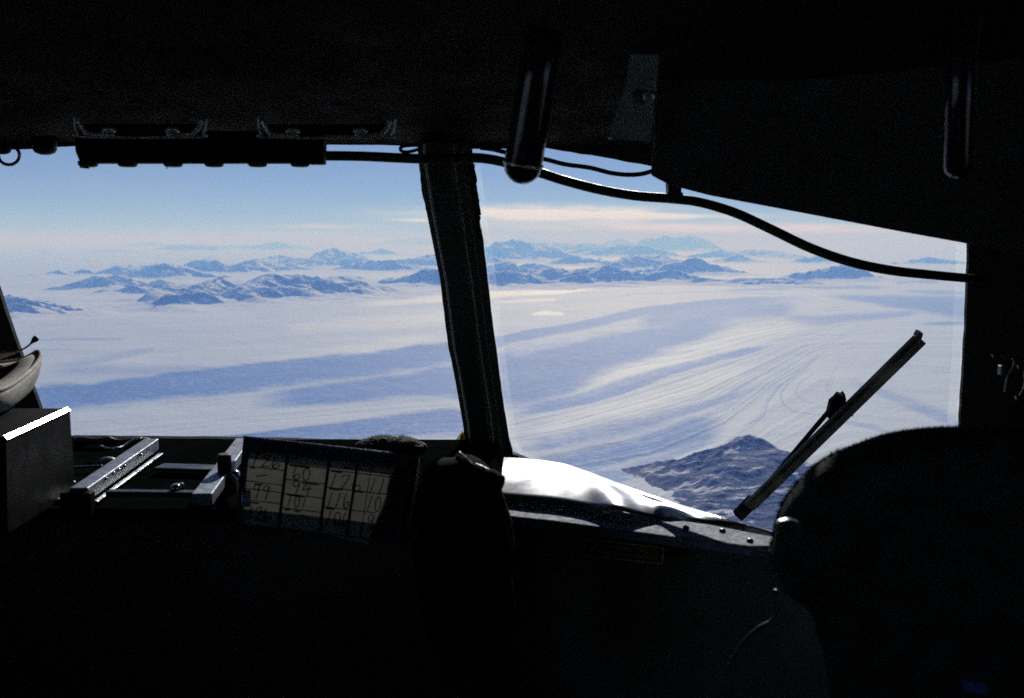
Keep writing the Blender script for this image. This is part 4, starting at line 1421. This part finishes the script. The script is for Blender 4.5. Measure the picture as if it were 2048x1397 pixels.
def write(txt, u0, u1, v0, v1):
    mb = MB()
    w = (u1 - u0) / len(txt)
    for i, ch in enumerate(txt):
        for st in DIG[ch]:
            pts = spline([C_(u0 + w * (i + 0.08 + 0.8 * x), v0 + (v1 - v0) * y + 0.02 * i * 0, 0.0013) for x, y in st], 5)
            mb.tube(pts, 0.00062, 5)
    mb.build('handwritten_number', M['pencil'], paper, smooth=True, label='handwritten ' + txt)


for args in (('126', 0.035, 0.215, 0.165, 0.31), ('99', 0.06, 0.175, 0.52, 0.69), ('126', 0.04, 0.19, 0.78, 0.94), ('60', 0.285, 0.40, 0.26, 0.41), ('94', 0.285, 0.42, 0.43, 0.585), ('101', 0.27, 0.40, 0.60, 0.735),
             ('126', 0.50, 0.70, 0.29, 0.48), ('116', 0.505, 0.645, 0.51, 0.68), ('106', 0.51, 0.655, 0.73, 0.89), ('116', 0.735, 0.89, 0.28, 0.48), ('106', 0.735, 0.875, 0.50, 0.68), ('96', 0.75, 0.86, 0.72, 0.92)):
    write(*args)
rule(0.075, 0.425, 0.14, 0.395, 0.0011)


# ------------------------------------------------------------------ soft things on the dash
def lump(name, balls, m, parent=None, vox=0.004, disp=0.004, dscale=0.03, seed=0, **kw):
    """cloth or fleece: overlapping balls fused into one skin, then creased"""
    mb = MB()
    for c, r in balls:
        mb.ball(c, r, 20, 14)
    o = mb.build(name, m, parent, smooth=True, **kw)
    rm = o.modifiers.new('fuse', 'REMESH')
    rm.mode = 'VOXEL'
    rm.voxel_size = vox
    rm.use_smooth_shade = True
    sm = o.modifiers.new('soft', 'SMOOTH')
    sm.iterations = 6
    tx = bpy.data.textures.new(name + '_folds', 'CLOUDS')
    tx.noise_scale = dscale
    tx.noise_depth = 3
    dp = o.modifiers.new('folds', 'DISPLACE')
    dp.texture = tx
    dp.texture_coords = 'LOCAL'
    dp.strength = disp
    dp.mid_level = 0.5
    return o


M['rim_light'] = paint('cuff_rim_highlight', (0.55, 0.55, 0.55), 0.45, 0, 0.4, 90, 0.5, 200)  # pale colour for the lit rim of the cuff
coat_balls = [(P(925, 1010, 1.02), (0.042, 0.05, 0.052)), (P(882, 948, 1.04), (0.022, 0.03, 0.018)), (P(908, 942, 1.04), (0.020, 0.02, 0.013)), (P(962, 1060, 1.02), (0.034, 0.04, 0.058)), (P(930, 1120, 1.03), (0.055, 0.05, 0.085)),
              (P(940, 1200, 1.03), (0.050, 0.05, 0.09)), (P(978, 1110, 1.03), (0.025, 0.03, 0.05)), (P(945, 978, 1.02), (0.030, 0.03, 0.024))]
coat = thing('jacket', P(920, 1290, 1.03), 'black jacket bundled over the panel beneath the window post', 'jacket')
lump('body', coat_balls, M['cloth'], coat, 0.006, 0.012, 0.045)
cuff = spline([P(914, 914, 0.99), P(936, 934, 0.985), P(956, 953, 0.98), P(980, 966, 0.975), P(1000, 980, 0.97)], 5)
MB().tube(cuff, [0.003 + 0.0105 * min(1, (i / 14.0) ** 1.3) if i < len(cuff) - 2 else (0.010 if i == len(cuff) - 2 else 0.005) for i in range(len(cuff))], 14).build('sleeve_cuff', M['cloth'], coat, smooth=True)
MB().tube([p + Vector((-0.001, 0.002, 0.0095 if i > 8 else 0.004)) for i, p in enumerate(cuff[1:-1])], 0.0038, 8).build('cuff_highlight', M['rim_light'], coat, smooth=True)  # pale strip painted in as the sunlit rim of the cuff
MB().tube(spline([P(1000, 1015, 1.0), P(1008, 1045, 1.0), P(1020, 1080, 1.0), P(1026, 1110, 1.0)], 6), 0.0014, 6).build('frayed_seam', M['trim'], coat, smooth=True)

fl = thing('fleece_glove', P(780, 905, 1.37), 'small dark sparkling fleece glove lying on the glareshield behind the card', 'glove')
lump('body', [(P(735, 896, 1.37), (0.019, 0.026, 0.012)), (P(765, 891, 1.37), (0.026, 0.028, 0.0135)), (P(800, 892, 1.37), (0.026, 0.026, 0.0125)), (P(828, 897, 1.37), (0.019, 0.021, 0.0105))], M['fleece'], fl, 0.0022, 0.004, 0.006)
rn = random.Random(3)
vs, fs = [], []
for i in range(2600):
    u = rn.uniform(712, 845)
    w = 1 - abs((u - 778) / 70) ** 3
    c = P(u, 893 + rn.uniform(-1, 1) * 4, 1.37)
    th = rn.uniform(0.05, math.pi - 0.05)
    p = Vector((c.x, c.y - 0.025 * w * math.cos(th), c.z + 0.0138 * w * math.sin(th) - 0.001))
    dv = Vector((rn.gauss(0, 1), rn.gauss(-0.5, 1), abs(rn.gauss(0.6, 1)))).normalized() * rn.uniform(0.002, 0.0045)
    sd = Vector((rn.gauss(0, 1), rn.gauss(0, 1), rn.gauss(0, 1))).normalized() * 0.0004
    b0 = len(vs)
    vs += [p - sd, p + sd, p + dv]
    fs.append((b0, b0 + 1, b0 + 2))
MB().add(vs, fs).build('pile', paint('fleece_pile', (0.10, 0.10, 0.095), 0.5, 0, 0.6, 400, 0), fl, kind='stuff')

# ------------------------------------------------------------------ overhead: control box with knobs
ob = thing('overhead_control_box', P(400, 330, 1.24), 'long black control box with knobs hanging over the left window', 'control box')
MB().prism([P(*p) for p in ((146, 262, 1.24), (150, 303, 1.24), (159, 326, 1.24), (612, 326, 1.24), (612, 262, 1.24))], (0, 0.022, 0)).build('case', M['box'], ob, bevel=0.002)
MB().prism([P(*p) for p in ((613, 258, 1.235), (613, 328, 1.235), (646, 328, 1.235), (648, 258, 1.235))], (0, 0.022, 0)).build('end_case', M['box'], ob, bevel=0.0015)
for px in (176, 255, 346, 428, 515, 600):
    c = P(px, 323, 1.252)
    MB().lathe(c, (0, 0, -1), [(0.0, 0.0120), (0.004, 0.0118), (0.0062, 0.0105), (0.0070, 0.0080)], 18).build('knob', M['rubber'], ob, bevel=0.0006)
for px, l in ((335, 9), (428, 5)):
    MB().tube([P(px, 330, 1.25), P(px - 2, 330 + l, 1.25)], 0.0006, 6).build('wire_end', M['rubber'], ob)
MB().tube([P(160, 334, 1.25), P(178, 336, 1.25)], 0.0015, 6).build('tape_end', M['trim'], ob)

# two shallow glazed trays in the lining
def tray_frame(px0, px1, top, base, label):
    d = 1.08
    t = thing('map_light', P((px0 + px1) / 2, base, d), label, 'light', 'map lights in the overhead lining')
    r = 20
    pts = [(px0 + 1, base - 40), (px0 + 3, base - r), (px0 + 8, base - 8), (px0 + r, base - 1), (px1 - r, base), (px1 - 8, base - 7), (px1 - 3, base - r), (px1, base - 38)]
    pp = [P(x, y, d) for x, y in pts]
    MB().tube(spline(pp, 6), 0.0013, 8).build('rim', M['steel2'], t, smooth=True)
    ins = [P(x, y, d + 0.012) for x, y in ((px0 + 8, top - 18), (px0 + 8, base - 22), (px0 + 26, base - 5), (px1 - 26, base - 5), (px1 - 8, base - 22), (px1 - 8, top - 18))]
    MB().prism(ins[1:5], (0, 0.003, 0.003)).build('lens', M['lens'], t)
    for k, (x, s) in enumerate(((px0 + 46, 1), (px1 - 46, -1))):
        cl_ = MB().tube(spline([P(x - 36 * s, base - 34, d), P(x - 26 * s, base - 16, d), P(x - 14 * s, base - 6, d), P(x + 12 * s, base - 5, d), P(x + 34 * s, base - 5, d)], 5), 0.0026, 8).build('clip', M['steel2'], t, smooth=True)
        MB().ball(P(x + 24 * s, base - 14, d + 0.004), (0.0085, 0.006, 0.0035), 12, 8).build('clip_end', M['steel2'], cl_, smooth=True)
    return t


M['lens'] = paint('smoked_plastic', (0.010, 0.0125, 0.012), 0.25, 0, 0.2, 20, 0.05, spec=0.3)
M['steel2'] = paint('dull_dark_steel', (0.62, 0.62, 0.56), 0.32, 0.6, 0.5, 120, 0.4, 160)
tray_frame(147, 414, 240, 275, 'flat glossy map light with two clips above the left end of the control box')
tray_frame(515, 791, 240, 276, 'flat glossy map light with two clips beside the window post')

# ring and boss at the far left, cord loop by the post
pull = thing('pull_ring', P(18, 302, 1.28), 'small steel pull ring hanging at the top left corner of the window', 'ring')
MB().tube([P(18 + 21 * math.cos(a_), 311 + 19 * math.sin(a_), 1.28) for a_ in [2 * math.pi * i / 28 for i in range(29)]], 0.0021, 8, cap=False).build('ring', M['steel'], pull, smooth=True)
MB().ball(P(6, 300, 1.28), (0.010, 0.008, 0.006)).build('eyelet', M['rubber'], pull, smooth=True)
MB().lathe(P(89, 290, 1.30), (0, 0, -1), [(-0.01, 0.015), (0.006, 0.0145), (0.010, 0.012), (0.0125, 0.006)], 18).build('rubber_stop', M['rubber'], smooth=True, label='round black rubber stop left of the overhead control box', cat='stop')
MB().tube(spline([P(835, 291, 1.30), P(812, 292, 1.30), P(801, 296, 1.30), P(804, 303, 1.30), P(818, 304, 1.30), P(838, 299, 1.30)], 6), 0.0022, 8).build('cord_loop', M['hose'], smooth=True, label='small loop of black cord beside the top of the window post', cat='cord')

# hose across the top of both windows
hz = thing('hose', P(1350, 400, 1.32), 'thick black hose sagging across the top of both windows', 'hose')
hp = [P(x, y, d) for x, y, d in ((640, 312, 1.30), (720, 313, 1.30), (790, 316, 1.29), (840, 318, 1.285), (900, 318, 1.285), (945, 316, 1.285), (980, 319, 1.29), (1020, 328, 1.295), (1080, 346, 1.30), (1130, 362, 1.30), (1200, 380, 1.30), (1270, 392, 1.30), (1345, 398, 1.30),
                                 (1400, 405, 1.30), (1470, 426, 1.30), (1540, 458, 1.30), (1620, 496, 1.29), (1700, 524, 1.28), (1780, 541, 1.29), (1860, 550, 1.33), (1936, 557, 1.385), (1960, 559, 1.40))]
MB().tube(spline(hp, 6), 0.0062, 14).build('tube', M['hose'], hz, smooth=True)
MB().prism([P(*p) for p in ((1336, 362, 1.29), (1364, 366, 1.29), (1363, 384, 1.29), (1367, 388, 1.29), (1366, 407, 1.29), (1338, 405, 1.29), (1334, 395, 1.29), (1337, 384, 1.29))], (0, 0.022, 0)).build('clamp', M['rubber'], hz, bevel=0.001)
MB().tube(spline([P(960, 296, 1.31), P(985, 299, 1.31), P(1010, 305, 1.31), P(1050, 312, 1.31), P(1090, 319, 1.31), P(1130, 329, 1.31), P(1180, 336, 1.31), P(1220, 346, 1.31), P(1255, 350, 1.31), P(1285, 348, 1.31), P(1312, 340, 1.31)], 6), 0.0030, 10).build(
    'thin_cable', M['hose'], smooth=True, label='thin black cable sagging above the hose, right of the post', cat='cable')

# hanging tube
hd = thing('hanging_grip', P(1040, 360, 0.90), 'dark glossy round-ended grip hanging in front of the right window', 'grip')
c0, c1 = P(1046, 330, 0.90), P(1080, 120, 0.88)
axis = (c1 - c0)
L_ = axis.length
rr = 0.0172
prof = [(-rr, 0.0005), (-rr * 0.94, rr * 0.36), (-rr * 0.75, rr * 0.66), (-rr * 0.45, rr * 0.90), (0, rr), (L_ * 0.4, rr * 0.98), (L_ * 0.8, rr * 0.95), (L_ * 1.3, rr * 0.92)]
gp_ = MB().lathe(c0, axis, prof, 32).build('grip', M['gloss'], hd, smooth=True)
MB().lathe(c0, axis, [(-0.0005, rr + 0.0006), (0.0, rr + 0.0010), (0.0018, rr + 0.0010), (0.0023, rr + 0.0004)], 32).build('end_band', M['steel2'], gp_, smooth=True)

# visor panel on the right with bracket
vz = thing('sun_visor', P(1640, 430, 1.17), 'large dark sun visor slanting across the top of the right window', 'visor')
MB().prism([P(*p) for p in ((1356, -160, 1.10), (1318, 225, 1.17), (1305, 320, 1.19), (1303, 352, 1.19), (1334, 368, 1.19), (1366, 378, 1.19), (1420, 392, 1.19), (1600, 426, 1.18), (1800, 464, 1.17), (1939, 489, 1.165), (2200, 536, 1.15), (2200, -160, 1.05))], (0, 0.008, 0.002)).build('panel', M['shell'], vz, bevel=0.002)
MB().bar(P(1312, 300, 1.185), P(1330, 0, 1.13), 0.006, 0.003, up=(0, -1, 0)).build('edge_binding', M['trim'], vz, bevel=0.001)
bp = thing('bracket_plate', P(1270, 282, 1.14), 'grey bracket plate with a round hole above the thin cable', 'plate')
hole = [P(1282 + 17 * math.cos(a_), 192 + 14 * math.sin(a_), 1.135) for a_ in [2 * math.pi * i / 16 for i in range(16)]]
ringed_plate('plate', [P(1216, 278, 1.15), P(1300, 284, 1.15), P(1316, 150, 1.12), P(1322, 20, 1.09), P(1275, 20, 1.09), P(1252, 170, 1.125)], [hole], Vector((0, 0.004, 0.001)), M['plate'], bp)
MB().lathe(P(1298, 196, 1.128), (0, -1, -0.2), [(0, 0.008), (0.004, 0.007), (0.005, 0.004)], 14).build('bolt', M['steel2'], bp, smooth=True)
MB().ball(P(1220, 275, 1.145), 0.0022, 10, 8).build('rivet', M['steel'], bp, smooth=True)

# second grip near the right wall
rg_ = thing('hanging_grip', P(1915, 355, 0.80), 'dark round-ended grip hanging at the far right against the black wall', 'grip')
c0, c1 = P(1915, 330, 0.80), P(1922, 100, 0.78)
axis = (c1 - c0)
L_ = axis.length
rr = 0.0105
MB().lathe(c0, axis, [(-rr, 0.0004), (-rr * 0.8, rr * 0.6), (-rr * 0.45, rr * 0.90), (0, rr), (L_ * 0.5, rr), (L_ * 1.35, rr * 0.95)], 24).build('grip', M['gloss'], rg_, smooth=True)
MB().tube(spline([P(1950, 235, 0.80), P(1950, 150, 0.79), P(1954, 90, 0.78), P(1962, 30, 0.77)], 5), 0.0012, 8).build('cord', M['trim'], rg_, smooth=True)

# oxygen hose fittings on the right wall
fx = thing('headset_cord', P(2015, 800, 1.0), 'tangle of dark cord and clips on the black wall at the right edge', 'cord')
MB().tube(spline([P(1985, 712, 1.0), P(2000, 706, 1.0), P(2014, 718, 1.0), P(2024, 712, 1.0), P(2030, 730, 1.0), P(2016, 760, 1.0), P(2012, 785, 1.0)], 6), 0.0020, 8).build('cord', M['gloss'], fx, smooth=True)
MB().tube(spline([P(2036, 734, 1.0), P(2044, 732, 1.0), P(2052, 745, 1.0), P(2052, 770, 1.0), P(2044, 790, 1.0), P(2032, 796, 1.0)], 6), 0.0022, 8).build('cord', M['gloss'], fx, smooth=True)
MB().box(P(1998, 750, 1.0) - Vector((0, 0.004, 0)), P(2008, 731, 1.0) + Vector((0, 0.004, 0))).build('clip', M['trim'], fx, bevel=0.001)

# ------------------------------------------------------------------ wiper outside the right pane
wp = thing('windscreen_wiper', WIN(1490, 1030, 0.06), 'black windscreen wiper slanting across the outside of the right window', 'wiper')
wo = 0.062
UPV = WN


def W(px, row, o=wo):
    return WIN(px, row, o)


blade = MB().bar(W(1498, 1014), W(1838, 678), 0.0190, 0.008, up=WN).bar(W(1508, 1012, wo - 0.006), W(1846, 682, wo - 0.006), 0.012, 0.006, up=WN).build('blade', M['rubber'], wp, bevel=0.001)
MB().bar(W(1512, 995, wo + 0.02), W(1672, 806, wo + 0.02), 0.0065, 0.006, up=WN).build('arm', M['box'], wp, bevel=0.001)
MB().bar(W(1516, 1000, wo + 0.012), W(1692, 822, wo + 0.012), 0.0042, 0.004, up=WN).build('spring_rod', M['trim'], wp, bevel=0.0008)
MB().prism([W(*p, wo + 0.012) for p in ((1655, 836), (1662, 806), (1672, 798), (1678, 790), (1686, 793), (1690, 788), (1693, 800), (1691, 815), (1700, 826), (1688, 842), (1670, 848))], WN * 0.014).build('blade_bracket', M['box'], wp, bevel=0.0012)
MB().prism([W(*p, wo + 0.004) for p in ((1468, 1030), (1480, 1018), (1494, 1003), (1503, 996), (1516, 1008), (1508, 1020), (1494, 1034), (1484, 1044))], WN * 0.012).build('pivot', M['box'], wp, bevel=0.0015)
MB().prism([W(*p, wo - 0.004) for p in ((1832, 674), (1838, 664), (1847, 668), (1842, 684), (1838, 694))], WN * 0.012).build('blade_tip', M['rubber'], blade, bevel=0.0008)
for px, row in ((1680, 854), (1705, 832)):
    MB().ball(W(px, row, wo - 0.008), 0.0014, 8, 6).build('rivet', M['steel'], blade, smooth=True)

# ------------------------------------------------------------------ seat in front of the camera on the right
SD = 0.78
st_ = thing('crew_seat', Vector((0.40, SD, FLOOR_Z)), 'large rounded dark fleece-covered seat back at the lower right', 'seat')
cxp, ctop = 1960, 852
outl = [(1536, 1110), (1540, 1075), (1548, 1035), (1562, 1000), (1585, 968), (1615, 936), (1655, 908), (1700, 890), (1755, 870), (1830, 857), (1920, 853), (2040, 853), (2160, 858), (2250, 876), (2330, 915), (2380, 985), (2400, 1110)]
front = [P(x, y, SD) for x, y in outl]
low = [P(1540, 1180, SD), P(1550, 1300, SD)]
ol = [Vector((P(1740, 1500, SD).x, SD, -0.62))] + [P(1640, 1300, SD), P(1565, 1180, SD)] + front + [P(2400, 1300, SD), Vector((P(2390, 1500, SD).x, SD, -0.62))]
ol = spline(ol, 4)
cc = Vector((sum(p.x for p in ol) / len(ol), SD, -0.35))
vs, fs = [], []
LAY = [(-0.034, 0.80), (-0.030, 0.86), (-0.022, 0.91), (-0.012, 0.95), (0.0, 0.98), (0.018, 1.0), (0.045, 1.0), (0.065, 0.97), (0.08, 0.90)]
n = len(ol)
for dy, sc in LAY:
    for p in ol:
        g_ = sc * (1 + 1.28 * dy)              # the cushion widens a little towards its front and is canted outwards
        vs.append(Vector((cc.x + 0.61 * dy + (p.x - cc.x) * g_, p.y + dy, cc.z - 0.45 * dy + (p.z - cc.z) * g_)))
for i in range(len(LAY) - 1):
    for j in range(n):
        j2 = (j + 1) % n
        fs.append((i * n + j, i * n + j2, (i + 1) * n + j2, (i + 1) * n + j))
fs += [tuple(range(n)), tuple(range((len(LAY) - 1) * n, len(LAY) * n))]
MB().add(vs, fs).build('backrest', M['seatcloth'], st_, smooth=True)
MB().box((0.20, SD + 0.04, -0.80), (0.60, SD + 0.50, -0.66)).build('seat_cushion', M['cloth'], st_, bevel=0.03)
MB().box((0.33, SD + 0.12, FLOOR_Z), (0.47, SD + 0.36, -0.80)).build('pedestal', M['box'], st_, bevel=0.01)
rn = random.Random(17)
tv, tf = [], []
for i in range(9000):
    j = rn.randrange(4, n - 5)
    t = rn.random()
    p = ol[j].lerp(ol[j + 1], t)
    w = rn.betavariate(2, 2)
    dy = -0.005 + 0.06 * w
    sc = 0.985 if 0.15 < w < 0.85 else 0.96
    g_ = sc * (1 + 1.28 * dy)
    c = Vector((cc.x + 0.61 * dy + (p.x - cc.x) * g_, p.y + dy, cc.z - 0.45 * dy + (p.z - cc.z) * g_))
    nrm = (p - cc).normalized()
    d = (nrm + Vector((rn.gauss(0, 0.35), rn.gauss(0, 0.35), rn.gauss(0, 0.35)))).normalized() * rn.uniform(0.002, 0.0055)
    s_ = Vector((rn.gauss(0, 1), rn.gauss(0, 1), rn.gauss(0, 1))).normalized() * 0.0010
    b0 = len(tv)
    tv += [c - s_, c + s_, c + d]
    tf.append((b0, b0 + 1, b0 + 2))
MB().add(tv, tf).build('fleece_pile', M['fleece'], st_, kind='stuff')
MB().prism([P(*p) for p in ((1556, 1046, SD - 0.06), (1580, 1040, SD - 0.06), (1604, 1048, SD - 0.06), (1606, 1078, SD - 0.06), (1584, 1090, SD - 0.06), (1558, 1082, SD - 0.06))], (0, 0.01, 0)).build('strap_buckle', M['trim'], st_, bevel=0.003)
MB().prism([P(*p) for p in ((1925, 1362, 0.70), (1972, 1370, 0.70), (1976, 1390, 0.70), (1930, 1384, 0.70))], (0, 0.003, 0)).build('tag', paint('blue_tag', (0.08, 0.12, 0.4), 0.6), st_)
MB().tube(spline([P(1552, 1180, 0.74), P(1553, 1215, 0.74), P(1545, 1240, 0.74), P(1515, 1258, 0.74), P(1485, 1286, 0.74), P(1462, 1320, 0.74), P(1448, 1350, 0.74)], 6), 0.0016, 8).build(
    'interphone_cord', M['trim'], smooth=True, label='thin dark cord curving out from the left side of the seat', cat='cord')
